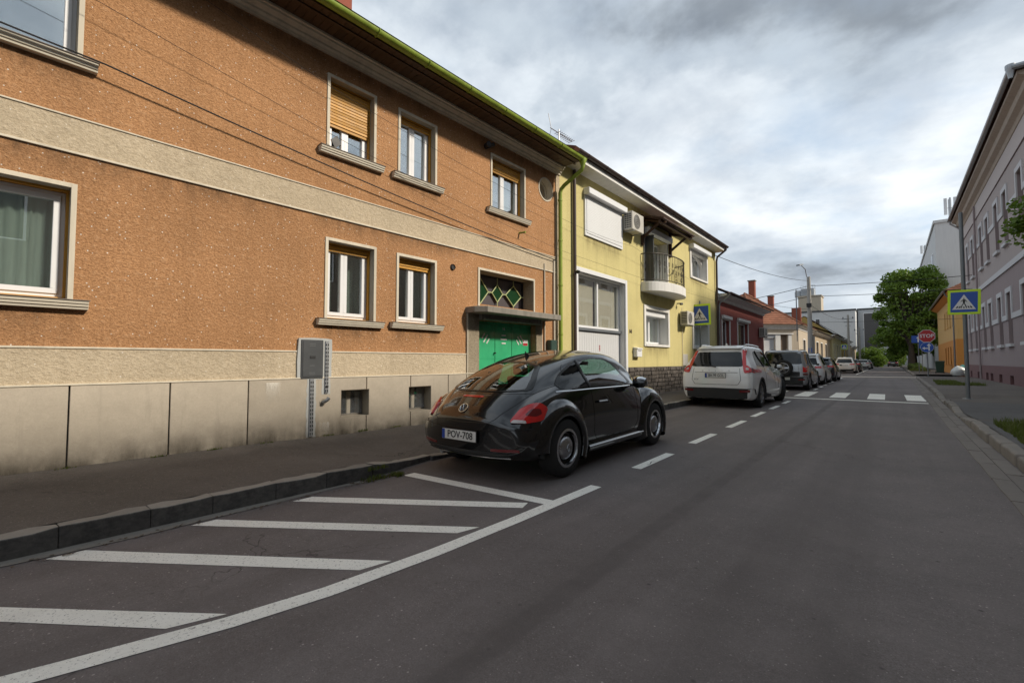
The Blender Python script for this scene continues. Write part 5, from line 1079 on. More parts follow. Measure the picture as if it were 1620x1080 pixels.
def wheel(parent, x, y, side, R_, w, rimr, style, steer=0, nm='wheel'):
    """wheel turning on the y axis; side = +1 left, -1 right (outer face)"""
    W_ = empty(nm, (x, y, R_), steer, parent); h = w / 2; o = side
    t = MB().lathe([(rimr, -h * .8), (rimr + .02, -h), (R_ - .045, -h), (R_ - .012, -h * .86), (R_, -h * .6), (R_, h * .6), (R_ - .012, h * .86), (R_ - .045, h), (rimr + .02, h), (rimr, h * .8)], (0, 0, 0), 'y', 40); t.build('tyre', K['tyre'], W_, smooth=True)
    b = MB().lathe([(rimr, -h * .8), (rimr - .02, -h * .7), (rimr - .03, 0), (rimr - .02, h * .7), (rimr, h * .8)], (0, 0, 0), 'y', 32)
    b.lathe([(0, o * .0), (rimr - .03, o * .0)], (0, 0, 0), 'y', 32); b.build('rim', K['darkalloy'] if style != 'disc' else K['frit'], W_, smooth=True, recalc=True)
    if style == 'disc':
        MB().lathe([(rimr + .006, o * h * .80), (rimr + .012, o * h * 1.0), (rimr - .018, o * h * 1.02), (rimr - .026, o * h * .80)], (0, 0, 0), 'y', 40).build('trim_ring', K['chrome'], W_, smooth=True)
        MB().lathe([(rimr - .03, o * h * .55), (.155, o * h * .50), (.135, o * h * .62)], (0, 0, 0), 'y', 40).build('disc', K['frit'], W_, smooth=True)
        MB().lathe([(.137, o * h * .58), (.132, o * h * .76), (.11, o * h * .95), (.06, o * h * 1.10), (.0, o * h * 1.14)], (0, 0, 0), 'y', 32).build('hub_cap', K['alloy'], W_, smooth=True)
        emblem(W_, (0, o * (h * 1.15 + .002), 0), .045, (RAD(90), 0, RAD(180 if o > 0 else 0)))
    else:
        n = 5; sp = MB()
        for k in range(n):
            a = 2 * math.pi * k / n
            for da in (-.17, .17) if style == 'twin' else (0,):
                c0, s0 = math.cos(a + da * .3), math.sin(a + da * .3); c1, s1 = math.cos(a + da * 1.3), math.sin(a + da * 1.3)
                sp.tube([(c0 * .05, o * h * .70, s0 * .05), (c1 * (rimr - .015), o * h * .62, s1 * (rimr - .015))], [.030, .024] if style == 'twin' else [.05, .042], 6)
        sp.lathe([(rimr - .03, o * h * .55), (rimr - .012, o * h * .86), (rimr + .004, o * h * .84)], (0, 0, 0), 'y', 36); sp.lathe([(0, o * h * .8), (.06, o * h * .78), (.07, o * h * .5)], (0, 0, 0), 'y', 20); sp.build('spokes', K['alloy'], W_, smooth=True)
    return W_
def emblem(parent, loc, r, rot):
    """round badge: ring with a V over a W"""
    mb = MB(); n = 28; mb.lathe([(r * .86, -.003), (r, -.003), (r, .004), (r * .86, .004), (r * .86, -.003)], (0, 0, 0), 'z', n)
    for pts in ([(-.36, .76), (0, .02), (.36, .76)], [(-.80, .30), (-.38, -.72), (0, .0), (.38, -.72), (.80, .30)]):
        mb.tube([(a * r, b * r, .001) for a, b in pts], r * .075, 5)
    return mb.build('badge', K['chrome'], parent, loc=loc, rot=rot)
def number_plate(parent, loc, rot, txt, w=.52, h=.112, band=True):
    p = MB().box(-w / 2, w / 2, 0, .008, -h / 2, h / 2).build('number_plate', K['plate'], parent, loc=loc, rot=rot, bevel=.003)
    MB().box(-w / 2 - .008, w / 2 + .008, .004, .014, -h / 2 - .008, h / 2 + .008).build('plate_frame', K['black'], p)
    if band: MB().box(-w / 2 + .002, -w / 2 + .045, -.002, 0, -h / 2 + .003, h / 2 - .003).build('country_band', K['euroblue'], p)
    if txt: text_mesh(txt, h * .98, K['ink'], 'registration', p, (.022, -.0015, .0), (RAD(90), 0, 0), .001, .0012, sx=.92 * (7.2 / max(7, len(txt))))
    return p
def arch(parent, x, z, ra, y0, y1, m, lip=None, a0=-8, a1=188):
    """dark wheel housing"""
    for s in (-1, 1):
        mb = MB(); n = 20; A = []; B = []
        for k in range(n + 1): a = RAD(a0 + (a1 - a0) * k / n); A.append((x + ra * math.cos(a), s * y0, z + ra * math.sin(a))); B.append((x + ra * math.cos(a), s * y1, z + ra * math.sin(a)))
        ribbon(mb, A, B); c = len(mb.v); mb.v.append((x, s * y0, z)); mb.f += [(c, i, i + 1) for i in range(n)]; mb.build('wheel_housing', m, parent)
def fender(parent, x, z, prof, m, side, a0, a1, n=48, zs=1.0):
    mb = MB(); k = len(prof)
    for i in range(n + 1):
        a = RAD(a0 + (a1 - a0) * i / n)
        for y, r in prof: mb.v.append((x + r * math.cos(a), side * y, z + r * zs * math.sin(a)))
    for i in range(n):
        for j in range(k - 1): mb.f.append((i * k + j, i * k + j + 1, (i + 1) * k + j + 1, (i + 1) * k + j))
    return mb.build('fender', m, parent, smooth='all')
def finish(root, loc, rz, sc=(1, 1, 1)): root.location = loc; root.rotation_euler = (0, 0, rz); root.scale = sc; return root
def beetle():
    T = tag(empty('coupe_car'), 'black rounded two door coupe parked at the kerb by the green garage', 'car', 'cars parked along the left kerb'); pm = K['carblack']
    sp = dict(L=4.28, W=1.72, mid=.5, rb=.22, fb=.42, rl=.9, P=dict(
        zt=[(0, .70), (.06, .79), (.14, .86), (.28, .965), (.50, 1.105), (.82, 1.255), (1.2, 1.378), (1.6, 1.456), (2.0, 1.486), (2.4, 1.468), (2.72, 1.395), (3.02, 1.225), (3.28, 1.06), (3.6, .985), (3.9, .90), (4.1, .81), (4.22, .70), (4.28, .58)],
        zs=[(0, .60), (.14, .72), (.3, .80), (.6, .885), (1.0, .935), (1.6, .95), (2.2, .945), (2.9, .925), (3.3, .89), (3.7, .82), (4.1, .70), (4.28, .52)],
        zb=[(0, .32), (.08, .27), (.3, .235), (.8, .21), (3.6, .21), (4.1, .22), (4.28, .30)],
        wb=[(0, .70), (.1, .75), (.4, .78), (1, .79), (3.3, .79), (3.9, .76), (4.15, .66), (4.28, .5)], wm=[(0, .80), (.1, .83), (.3, .845), (.8, .85), (1.5, .848), (3.0, .845), (3.5, .82), (3.9, .76), (4.15, .62), (4.28, .45)],
        ws=[(0, .70), (.14, .73), (.4, .755), (.8, .775), (1.5, .795), (2.5, .79), (3.0, .75), (3.3, .68), (3.7, .58), (4.1, .44), (4.28, .28)],
        wt=[(0, .50), (.14, .50), (.4, .53), (.8, .565), (1.4, .59), (2.2, .58), (2.7, .57), (3.0, .59), (3.3, .55), (3.7, .46), (4.1, .33), (4.28, .2)],
        cr=[(0, .045), (.3, .075), (.8, .105), (1.5, .095), (2.4, .085), (3.0, .08), (3.4, .09), (4.0, .09), (4.28, .05)]))
    b = Body(sp, 150, 30); sidew = round_poly([(.80, .985), (1.02, 1.17), (1.36, 1.315), (1.78, 1.375), (2.18, 1.37), (2.44, 1.28), (2.70, 1.085), (2.76, .985)], 5, .3); inner = lambda pl, g: [(sum(q[0] for q in pl) / len(pl) + (p[0] - sum(q[0] for q in pl) / len(pl)) * g, sum(q[1] for q in pl) / len(pl) + (p[1] - sum(q[1] for q in pl) / len(pl)) * g) for p in pl]
    rear = [(-.60, .985), (-.55, 1.10), (-.42, 1.26), (-.2, 1.315), (.2, 1.315), (.42, 1.26), (.55, 1.10), (.60, .985), (.3, .965), (-.3, .965)]; front = [(-.60, 1.08), (-.52, 1.37), (0, 1.42), (.52, 1.37), (.60, 1.08), (0, 1.10)]
    ax = [(.82, .335), (3.36, .335)]
    b.build(pm, T, [(inner(sidew, .955), 'side'), (inner(rear, .95), 'rear'), (inner(front, .95), 'front')], ax, .395)
    for s in (-1, 1):
        w = b.patch('side_window', K['cartint'], T, sidew, 'side', s, .003, .004, 6, 0); b.patch('window_edge', K['frit'], w, sidew, 'side', s, .006, .008, 3, 0, inner=.90)
        b.line('pillar', K['frit'], w, [(1.50, .99), (1.44, 1.33)], 'side', s, .026, .0); b.patch('quarter_shade', K['carglass'], w, [(.86, .99), (1.06, 1.16), (1.36, 1.29), (1.44, 1.30), (1.49, .99)], 'side', s, .0065, .003, 4, .12)
        b.line('belt_trim', K['chrome'], T, [(.78, .962), (1.6, .968), (2.78, .962)], 'side', s, .009, .004)
        b.line('door_gap', K['frit'], T, [(1.50, .955), (1.50, .42), (1.56, .34), (2.66, .34), (2.78, .45), (2.80, .95)], 'side', s, .0035)
        h = b.line('door_handle', K['carblack'], T, [(1.60, .80), (1.82, .80)], 'side', s, .016, .022)
        for x0 in (.82, 3.36):
            pr = [(.40, .600), (.66, .595), (.76, .575), (.83, .535), (.872, .475), (.893, .42), (.896, .385), (.885, .362), (.84, .358)]
            fender(T, x0, .335, pr, pm, s, -24 if x0 < 1 else -28, 180 if x0 < 1 else 203, zs=.985)
        sill = MB(); y = s * .86; sill.extr([(s * .78, .20), (s * .865, .205), (s * .882, .245), (s * .872, .285), (s * .80, .31)], 1.32, 2.86).build('running_board', K['carblack'], T, bevel=.01)
        MB().box(1.30, 2.88, min(s * .885, s * .893), max(s * .885, s * .893), .262, .282).build('sill_trim', K['chrome'], T, bevel=.003)
        # tail lamp wrapped round the corner
        v = (RAD(42), .34, .70); lp = [(-.225, .662), (-.10, .79), (.02, .85), (.12, .86), (.195, .81), (.20, .725), (.13, .675), (-.05, .655)]
        l = b.patch('tail_lamp', K['lampred'], T, lp, v, s, .016, .03, 6, .28); b.patch('lamp_core', K['lampdark'], l, [(-.06, .735), (.02, .80), (.11, .80), (.13, .745), (.06, .72)], v, s, .0185, .004, 4, .3); b.patch('reverse_lamp', K['lampclear'], l, [(-.205, .658), (-.17, .69), (-.05, .685), (-.04, .655)], v, s, .0185, .004, 3, .2)
        b.patch('reflector', K['lampdark'], T, [(s * .42, .355), (s * .42, .385), (s * .72, .39), (s * .72, .36)], 'rear', 1, .004, .01, 3, .1)
        m = empty('mirror', (2.66, s * .84, .98), 0, T); MB().lathe([(0, -.10), (.05, -.09), (.075, -.03), (.08, .05), (.06, .09), (0, .10)], (0, 0, 0), 'y', 16).build('shell', pm, m, smooth=True, loc=(0, s * .10, .03)); MB().lathe([(0, -.10), (.052, -.09), (.077, -.03), (.082, .05), (.062, .09), (0, .10)], (0, 0, 0), 'y', 16).build('chrome_cap', K['chrome'], m, smooth=True, loc=(.014, s * .10, .042)); MB().cyl((0, -s * .05, -.01), (0, s * .06, .0), .02).build('stem', pm, m)
        for x0 in (.82, 3.36): wheel(T, x0, s * .772, s, .332, .215, .208, 'disc')
    for x0, z0 in ax: arch(T, x0, z0, .43, .45, .86, K['cladding'])
    rw = b.patch('rear_window', K['cartint'], T, rear, 'rear', 1, .003, .004, 8, .2); b.patch('window_edge', K['frit'], rw, rear, 'rear', 1, .006, .008, 3, .2, inner=.91)
    fw = b.patch('windscreen', K['cartint'], T, front, 'front', 1, .003, .004, 8, .2); b.patch('window_edge', K['frit'], fw, front, 'front', 1, .006, .008, 3, .2, inner=.93)
    b.line('hatch_gap', K['frit'], T, [(-.57, 1.28), (-.70, 1.06), (-.58, .86), (-.46, .70), (-.40, .655), (0, .645), (.40, .655), (.46, .70), (.58, .86), (.70, 1.06), (.57, 1.28)], 'rear', 1, .0045)
    b.line('glass_gap', K['frit'], T, [(-.64, .955), (0, .945), (.64, .955)], 'rear', 1, .003)
    b.patch('brake_light', K['lampred'], T, [(-.16, .905), (-.15, .925), (.15, .925), (.16, .905)], 'rear', 1, .004, .006, 3, .1)
    loc, nn = b.hit((-3, 0, .79), (1, 0, 0)); emblem(T, tuple(loc + nn * .004), .062, (math.acos(max(-1, min(1, nn.z))), 0, RAD(-90)))
    loc, nn = b.hit((-3, 0, .50), (1, 0, 0)); number_plate(T, (loc.x - .022, 0, .495), (0, 0, RAD(-90)), 'POV-708')
    b.line('bumper_step', K['frit'], T, [(-.80, .60), (-.40, .575), (0, .57), (.40, .575), (.80, .60)], 'rear', 1, .004)
    b.patch('diffuser', K['cladding'], T, [(-.62, .29), (-.60, .345), (.60, .345), (.62, .29)], 'rear', 1, .010, .02, 4, .1); b.line('bumper_trim', K['chrome'], T, [(-.62, .30), (0, .295), (.62, .30)], 'rear', 1, .008, .016)
    MB().tube([(.10, .40, .25), (.25, .40, .25)], .03, 12).build('exhaust', K['steel'], T)
    # aerial, wiper, cabin
    an = MB(); an.extr([(.0, 0), (.10, .0), (.02, .055), (-.01, .06)], -.012, .012, 'y'); an.v = [(x, y, z) for x, y, z in an.v]; l, n_ = b.hit((1.22, 0, 4), (0, 0, -1)); an.build('aerial', K['black'], T, loc=(1.20, 0, l.z - .01)); MB().cyl((1.24, 0, l.z), (1.19, 0, l.z + .07), .012, .006, 8).build('aerial_rod', K['black'], T)
    cab = MB(); cab.box(.5, 3.5, -.74, .74, .26, .40); cab.build('cabin_floor', K['seat'], T)
    for y in (-.36, .36):
        st = MB(); st.extr([(1.72, .45), (2.22, .45), (2.25, .60), (1.80, .62), (1.62, 1.10), (1.50, 1.10), (1.62, .60)], y - .24, y + .24, 'y').build('seat', K['seat'], T, bevel=.03); MB().box(1.50, 1.60, y - .12, y + .12, 1.12, 1.30).build('head_rest', K['seat'], T, bevel=.03)
    MB().extr([(.95, .45), (1.35, .5), (1.3, .62), (1.0, .62), (.86, .98), (.76, .98)], -.55, .55, 'y').build('rear_bench', K['seat'], T, bevel=.03); MB().box(2.75, 3.15, -.70, .70, .70, .98).build('dashboard', K['seat'], T, bevel=.05)
    MB().tube([(2.62 + .05 * math.sin(a), .36 + .18 * math.cos(a), .93 + .17 * math.sin(a)) for a in [k * math.pi / 8 for k in range(16)]], .014, 6, close=True).build('steering_wheel', K['seat'], T); MB().box(2.60, 2.64, -.12, .12, 1.26, 1.32).build('rear_view_mirror', K['black'], T, bevel=.01)
    return T
BT = finish(beetle(), (-3.555, 3.395, 0), RAD(90.8), (.968, .968, .945))
def wagon(name, label, pm, o):
    """estate / SUV body from a dictionary of proportions"""
    L, Wd, Hh, ra_, wb = o['L'], o['W'], o['H'], o['ra'], o['wb']; hw = Wd / 2; sh = o.get('sh', 1.0); hood = o.get('hood', 1.05); zc = o.get('zc', .24); cl = o.get('cl', 0); R_ = o.get('R', .35)
    T = tag(empty(name), label, 'car', 'cars parked along the left kerb'); ws0 = o.get('ws', 3.05); wt0 = o.get('wt0', 2.35)    # windscreen foot / top
    rt = o.get('rake', [(0, .03), (.45, 0), (.75, .0), (sh, .05), (sh + .15, .13), (Hh - .18, .42), (Hh, .55)])
    sp = dict(L=L, W=Wd, mid=.55, rb=o.get('rb', .10), fb=.40, rl=1.1, R=rt, P=dict(
        zt=[(0, Hh - .03), (.3, Hh - .015), (1.2, Hh), (wt0 - .5, Hh - .01), (wt0, Hh - .06), ((wt0 + ws0) / 2, (Hh + hood) / 2 + .03), (ws0, hood + .02), (ws0 + .3, hood - .03), (L - .5, hood - .12), (L - .15, hood - .24), (L, hood - .45)],
        zs=[(0, sh), (L * .4, sh - .01), (ws0 - .3, sh - .05), (ws0 + .3, hood - .10), (L - .4, hood - .22), (L, hood - .50)],
        zb=[(0, zc + .02), (.15, zc - .01), (.6, zc), (L - .5, zc), (L, zc + .12)],
        wb=[(0, hw * .86), (.2, hw * .92), (.8, hw * .94), (L - .8, hw * .94), (L - .2, hw * .80), (L, hw * .6)], wm=[(0, hw * .95), (.2, hw * .985), (.8, hw), (L - .9, hw), (L - .25, hw * .88), (L, hw * .66)],
        ws=[(0, hw * .90), (.2, hw * .93), (.8, hw * .945), (ws0 - .5, hw * .93), (ws0 + .2, hw * .88), (L - .4, hw * .76), (L, hw * .5)],
        wt=[(0, hw * o.get('tw', .66)), (.3, hw * (o.get('tw', .66) + .02)), (1.5, hw * (o.get('tw', .66) + .03)), (wt0, hw * .68), (ws0, hw * .74), (L - .4, hw * .58), (L, hw * .36)],
        cr=[(0, .05), (1.5, .06), (wt0, .07), (ws0, .06), (L - .3, .07), (L, .04)]))
    b = Body(sp, o.get('nx', 90), o.get('nr', 18)); ax = [(ra_, R_), (ra_ + wb, R_)]; b.build(pm, T, (), ax, R_ + .055)
    zr0, zr1 = o.get('rw', (sh + .06, Hh - .20)); yb, yt = o.get('ry', (hw * .74, hw * .60)); g = K['carglass']
    rw = b.patch('rear_window', g, T, [(-yb, zr0), (-yt, zr1), (yt, zr1), (yb, zr0)], 'rear', 1, .004, .01, 6, .10)
    x0 = o.get('sw', (.55, .95)); zt_ = Hh - .17; zl = sh + .03
    poly = [(x0[0] + .02, zl + .03), (x0[1], zt_ - .02), (wt0 - .25, zt_), (ws0 - .22, zl)]; cuts = o.get('pillars', (ra_ + .45, ra_ + 1.45))
    for s in (-1, 1):
        sw = b.patch('side_window', g, T, poly, 'side', s, .004, .008, 5, .12)
        for c in cuts: b.line('pillar', K['frit'] if not o.get('lightpillar') else pm, sw, [(c, zl), (c - .10, zt_)], 'side', s, .028, .002)
        for c in cuts: b.line('door_gap', K['frit'], T, [(c, zl), (c + .02, .45)], 'side', s, .004)
        b.line('sill_gap', K['frit'], T, [(ra_ + .45, .45), (ws0 - .3, .45), (ws0 - .2, .9)], 'side', s, .004)
        for c in cuts: b.line('door_handle', o.get('hm', pm), T, [(c + .12, sh - .12), (c + .32, sh - .12)], 'side', s, .016, .018)
        if cl: # plastic cladding round arches and sills
            for xx, zz in ax:
                prs = [(hw - .10, R_ + .115), (hw - .02, R_ + .105), (hw + .006, R_ + .085), (hw + .010, R_ + .05), (hw - .05, R_ + .045)]; fender(T, xx, zz, prs, K['cladding'], s, -18, 198, 30).name = 'arch_trim'
            MB().extr([(s * hw * .80, zc - .01), (s * (hw - .01), zc), (s * (hw + .008), zc + cl * .5), (s * (hw - .005), zc + cl), (s * hw * .8, zc + cl)], ra_ + R_ + .05, ra_ + wb - R_ - .05).build('sill_cladding', K['cladding'], T, bevel=.01)
        else:
            for xx, zz in ax:
                prs = [(hw - .10, R_ + .10), (hw - .02, R_ + .092), (hw + .003, R_ + .072), (hw + .004, R_ + .05), (hw - .05, R_ + .045)]; fender(T, xx, zz, prs, pm, s, -10, 190, 30).name = 'arch_lip'
        for i, xx in enumerate((ra_, ra_ + wb)): wheel(T, xx, s * (hw - .125), s, R_, .23, R_ * .66, o.get('wheel', 'twin'), o.get('steer', 0) if i else 0)
        m = empty('mirror', (ws0 - .32, s * (hw + .02), sh + .05), 0, T); MB().box(-.03, .05, min(0, s * .13), max(0, s * .13), -.06, .03).build('shell', o.get('mm', pm), m, bevel=.03, bseg=2)
        if o.get('rails'): b.line('roof_rail', o['rails'], T, [(.75, s * hw * .60), (wt0 - .1, s * hw * .60)], 'top', 1, .018, .035)
        for lp in o.get('lamps', ()):   # (material, polygon, view)
            poly2 = [(s * a, z) for a, z in lp[1]] if lp[2] == 'rear' else lp[1]; b.patch('tail_lamp', lp[0], T, poly2, lp[2], s if lp[2] != 'rear' else 1, lp[3] if len(lp) > 3 else .008, .02, 4, .14)
    for xx, zz in ax: arch(T, xx, zz, R_ + .06, .40, hw - .02, K['cladding'])
    # tailgate seams, bumper, plate
    zg = o.get('zg', .52); b.line('tailgate_gap', K['frit'], T, [(-hw * .62, sh), (-hw * .66, zg + .12), (-hw * .58, zg), (hw * .58, zg), (hw * .66, zg + .12), (hw * .62, sh)], 'rear', 1, .005)
    if o.get('bump'): b.patch('bumper', K['cladding'], T, [(-hw * .97, zc - .0), (-hw * .97, o['bump']), (0, o['bump'] + .01), (hw * .97, o['bump']), (hw * .97, zc - .0)], 'rear', 1, .012, .03, 6, .06)
    for s in (-1, 1): b.patch('reflector', K['lampdark'], T, [(s * hw * .62, zc + .19), (s * hw * .62, zc + .25), (s * hw * .88, zc + .26), (s * hw * .88, zc + .20)], 'rear', 1, .018, .01, 3, .1)
    pz = o.get('pz', .82); l, n_ = b.hit((-3, 0, pz), (1, 0, 0)); number_plate(T, (l.x - .016, 0, pz), (0, 0, RAD(-90)), o.get('txt'), band=o.get('band', True))
    sp_ = MB(); l1, n1 = b.hit((-3, 0, Hh - .09), (1, 0, 0)); xs = l1.x; sp_.extr([(xs - .10, Hh - .095), (xs + .25, Hh - .02), (xs + .25, Hh - .06), (xs - .08, Hh - .12)], -hw * .60, hw * .60, 'y'); sp_.build('roof_spoiler', pm, T, bevel=.012, bseg=2)
    l, n_ = b.hit((-3, 0, zr0 - .005), (1, 0, 0)); MB().tube([(l.x - .02, 0, zr0 - .01), (l.x - .015, .25, zr0 + .04), (l.x + .02, .42, zr0 + .09)], .012, 6).build('rear_wiper', K['black'], T)
    f_ = MB(); f_.extr([(1.1, Hh), (1.28, Hh), (1.10, Hh + .06)], -.02, .02, 'y').build('aerial', pm, T, bevel=.005)
    MB().box(.45, L - .6, -hw * .7, hw * .7, zc - .02, zc + .02).build('underbody', K['cladding'], T)
    T['_'] = 0; del T['_']
    return T, b
def suv_white():
    hw = .945
    o = dict(L=4.63, W=1.89, H=1.70, ra=.93, wb=2.77, sh=1.06, hood=1.10, cl=.14, R=.365, rails=K['carwhite'], steer=RAD(24), bump=.53, zg=.63, pz=.865, rw=(1.10, 1.50), ry=(.66, .56), txt='BH 99 GOL', sw=(.62, 1.05), mm=K['carwhite'], wheel='single', nx=120, nr=24, tw=.62,
             rake=[(0, .03), (.45, 0), (.70, .0), (.95, .03), (1.06, .08), (1.20, .17), (1.50, .40), (1.70, .55)],
             lamps=[(K['lampred'], [(.575, 1.56), (.645, 1.56), (.735, 1.13), (.645, 1.13)], 'rear', .014), (K['lampred'], [(.645, 1.14), (.74, 1.14), (.93, 1.01), (.93, .945), (.70, .935)], 'rear', .016)])
    T, b = wagon('suv_car', 'white SUV with tall red tail lamps and black lower bumper, front wheels turned', K['carwhite'], o)
    for s in (-1, 1): b.patch('tail_lamp', K['lampdark'], T, [(.13, .955), (.13, 1.075), (.21, 1.08), (.36, .975), (.36, .955)], 'side', s, .010, .02, 4, .15)
    for s in (-1, 1): b.patch('reverse_lamp', K['lampclear'], T, [(s * .735, 1.01), (s * .725, 1.075), (s * .79, 1.06), (s * .80, 1.01)], 'rear', 1, .020, .004, 3, .2)
    l, n_ = b.hit((-3, 0, .985), (1, 0, 0))
    for i, ch in enumerate('VOLVO'): text_mesh(ch, .062, K['pole'], 'letter', T, (l.x - .003, .34 - i * .17, .985), (RAD(86), 0, RAD(-90)), .003)
    l, n_ = b.hit((-3, .5, .76), (1, 0, 0)); text_mesh('XC60', .055, K['pole'], 'model_letters', T, (l.x - .002, .50, .755), (RAD(90), 0, RAD(-90)), .003)
    b.line('tailgate_ledge', K['frit'], T, [(-.55, .945), (.55, .945)], 'rear', 1, .006)
    return T
finish(suv_white(), (-3.66, 12.93, 0), RAD(89.3))
def offroader():
    o = dict(L=4.30, W=1.80, H=1.74, ra=.80, wb=2.56, sh=1.06, hood=1.12, cl=.22, R=.35, rails=K['black'], bump=.58, zg=.60, pz=.50, rw=(1.12, 1.58), ry=(.70, .64), txt=None, band=False, sw=(.25, .38), mm=K['black'], wheel='single', tw=.76, ws=2.95, wt0=2.35, nx=110, nr=22,
             rake=[(0, .02), (.5, 0), (1.0, .02), (1.12, .04), (1.58, .13), (1.74, .17)], pillars=(1.05, 1.75), lightpillar=True,
             lamps=[(K['lampred'], [(.72, .78), (.72, 1.02), (.87, 1.02), (.87, .78)], 'rear', .01), (K['lampdark'], [(.73, .66), (.73, .72), (.87, .72), (.87, .66)], 'rear', .02)])
    T, b = wagon('offroad_car', 'silver off-roader with spare wheel on its black tailgate', K['carsilver'], o)
    b.patch('tailgate_panel', K['cladding'], T, [(-.62, .60), (-.62, .80), (.62, .80), (.62, .60)], 'rear', 1, .006, .01, 4, .1)
    l, n_ = b.hit((-3, -.04, .93), (1, 0, 0)); w = wheel(T, 0, 0, -1, .345, .22, .215, 'single', 0, 'spare_wheel'); w.location = (l.x - .13, -.05, .95); w.rotation_euler = (0, 0, RAD(-90))
    return T
finish(offroader(), (-3.62, 22.6, 0), RAD(90))
def plain(name, label, pm, X, Y, **k):
    o = dict(L=4.7, W=1.84, H=1.62, ra=.95, wb=2.78, sh=1.0, hood=1.02, cl=.10, R=.34, bump=.42, rails=K['black'], nx=70, nr=15, wheel='twin', rw=(1.06, 1.42), ry=(.66, .56), lamps=[(K['lampred'], [(.42, .86), (.44, .97), (.88, 1.0), (.88, .88)], 'rear', .01)], txt=None); o.update(k)
    T, b = wagon(name, label, pm, o); return finish(T, (X, Y, 0), RAD(90))
plain('estate_car', 'white SUV parked directly ahead of the silver off-roader', K['carwhite'], -3.62, 28.3, H=1.66)
plain('hatchback_car', 'dark grey car between the second white SUV and the side street', K['cargrey'], -3.55, 33.6, H=1.50, L=4.4, wb=2.6, cl=0, rails=None, sh=.96, hood=.98, R=.32)
plain('suv_car', 'white SUV beyond the side street under the far crossing sign', K['carpearl'], -3.72, 57.5, H=1.64, txt=None)
plain('saloon_car', 'dark car parked in front of the far white SUV', K['cargrey'], -3.55, 64, H=1.48, L=4.6, cl=0, rails=None, sh=.96, hood=.98, R=.32)
plain('hatchback_car', 'pale car far down the left kerb near the green bushes', K['carwhite'], -3.4, 86, H=1.50, L=4.4, wb=2.6, cl=0, rails=None, sh=.96, hood=.98, R=.32, nx=50, nr=12)
plain('saloon_car', 'last dark car at the far end of the parked row', K['carblue'], -3.3, 94, H=1.48, L=4.5, cl=0, rails=None, sh=.96, hood=.98, R=.32, nx=50, nr=12)
fc = plain('moving_car', 'dark car driving away in the middle of the far street', K['cargrey'], .2, 128, H=1.48, L=4.5, cl=0, rails=None, sh=.96, hood=.98, R=.32, nx=50, nr=12); fc['group'] = 'cars on the road'; del fc['group']
# ---------------------------------------------------------------- signs, poles, wires
K['signblue'] = P('sign_blue', (.014, .075, .36), .4, var=.06); K['fluo'] = P('fluorescent_yellow_green', (.55, .78, .02), .5, var=.04); K['signwhite'] = P('sign_white', (.66, .66, .66), .45, var=.04); K['signback'] = P('sign_back_grey', (.045, .045, .05), .6)
K['polec'] = P('concrete_pole', (.40, .38, .34), .9, var=.12, vs=5, streak=.2)
def flat(name, m, parent, pts, y, t=.0015):
    """flat sign shape in the x-z plane facing -y"""
    return MB().extr(pts, y - t, y, 'y').build(name, m, parent)
def crossing_sign(parent, z, w, tilt=0, y=-.055):
    """pedestrian crossing panel on a fluorescent board"""
    b = empty('sign_panel', (0, y, z), 0, parent); b.rotation_euler = (0, tilt, 0); h = w / 2; hh = h * 1.04
    MB().box(-h, h, 0, .012, -hh, hh).build('board', K['fluo'], b, bevel=.004); k = .82; flat('blue_panel', K['signblue'], b, [(-h * k, -hh * k), (h * k, -hh * k), (h * k, hh * k), (-h * k, hh * k)], -.0005)
    flat('white_triangle', K['signwhite'], b, [(-h * .72, -hh * .60), (h * .72, -hh * .60), (0, hh * .62)], -.003)
    q = h
    def blk(pts, nm='pedestrian'): flat(nm, K['ink'], b, [(a * q, c * q) for a, c in pts], -.0055)
    blk([(-.035, .32), (.0, .345), (.035, .32), (.045, .285), (.03, .25), (0, .24), (-.03, .25), (-.045, .285)], 'head')
    blk([(-.055, .225), (.055, .225), (.075, .05), (.055, -.10), (-.055, -.10), (-.07, .05)], 'torso')
    blk([(-.05, .22), (-.075, .215), (-.21, .05), (-.175, .03), (-.05, .15)], 'arm'); blk([(.05, .22), (.075, .215), (.20, .02), (.165, .0), (.05, .14)], 'arm')
    blk([(-.055, -.10), (.01, -.10), (-.09, -.30), (-.14, -.50), (-.20, -.50), (-.14, -.28)], 'leg'); blk([(.055, -.10), (-.005, -.10), (.07, -.30), (.13, -.50), (.20, -.50), (.135, -.28)], 'leg')
    for a, bb in ((-.50, -.40), (-.34, -.25), (.28, .36), (.42, .52)):
        s = .08 if a < 0 else -.08; blk([(a, -.50), (bb, -.50), (bb + s, -.34), (a + s, -.34)], 'stripe')
    blk([(-.05, -.50), (.05, -.50), (.03, -.38), (-.03, -.38)], 'stripe')
    for zz in (-.2, .2): MB().box(-.04, .04, .013, .05, zz * w - .015, zz * w + .015).build('clamp', K['steel'], b)
    return b
def post(parent, h, r=.032, m=None): return MB().tube([(0, 0, 0), (0, 0, h)], r, 14).build('pole', m or K['pole'], parent, smooth=True)
sg = tag(empty('crossing_sign', (1.70, 18.9, .13), RAD(-9)), 'blue pedestrian crossing sign on fluorescent board on the right pavement', 'road sign', 'pedestrian crossing signs'); post(sg, 5.55, .05); crossing_sign(sg, 2.86, .70, RAD(2), -.07); MB().lathe([(.052, 0), (.13, .0), (.13, .012), (.052, .02)], (0, 0, .01), 'z', 16).build('base_plate', K['steel'], sg)
sg = tag(empty('crossing_sign', (-5.95, 19.1, .15), RAD(8)), 'blue pedestrian crossing sign in front of the yellow house', 'road sign', 'pedestrian crossing signs'); post(sg, 3.55, .03); crossing_sign(sg, 2.98, .82, RAD(-1.5))
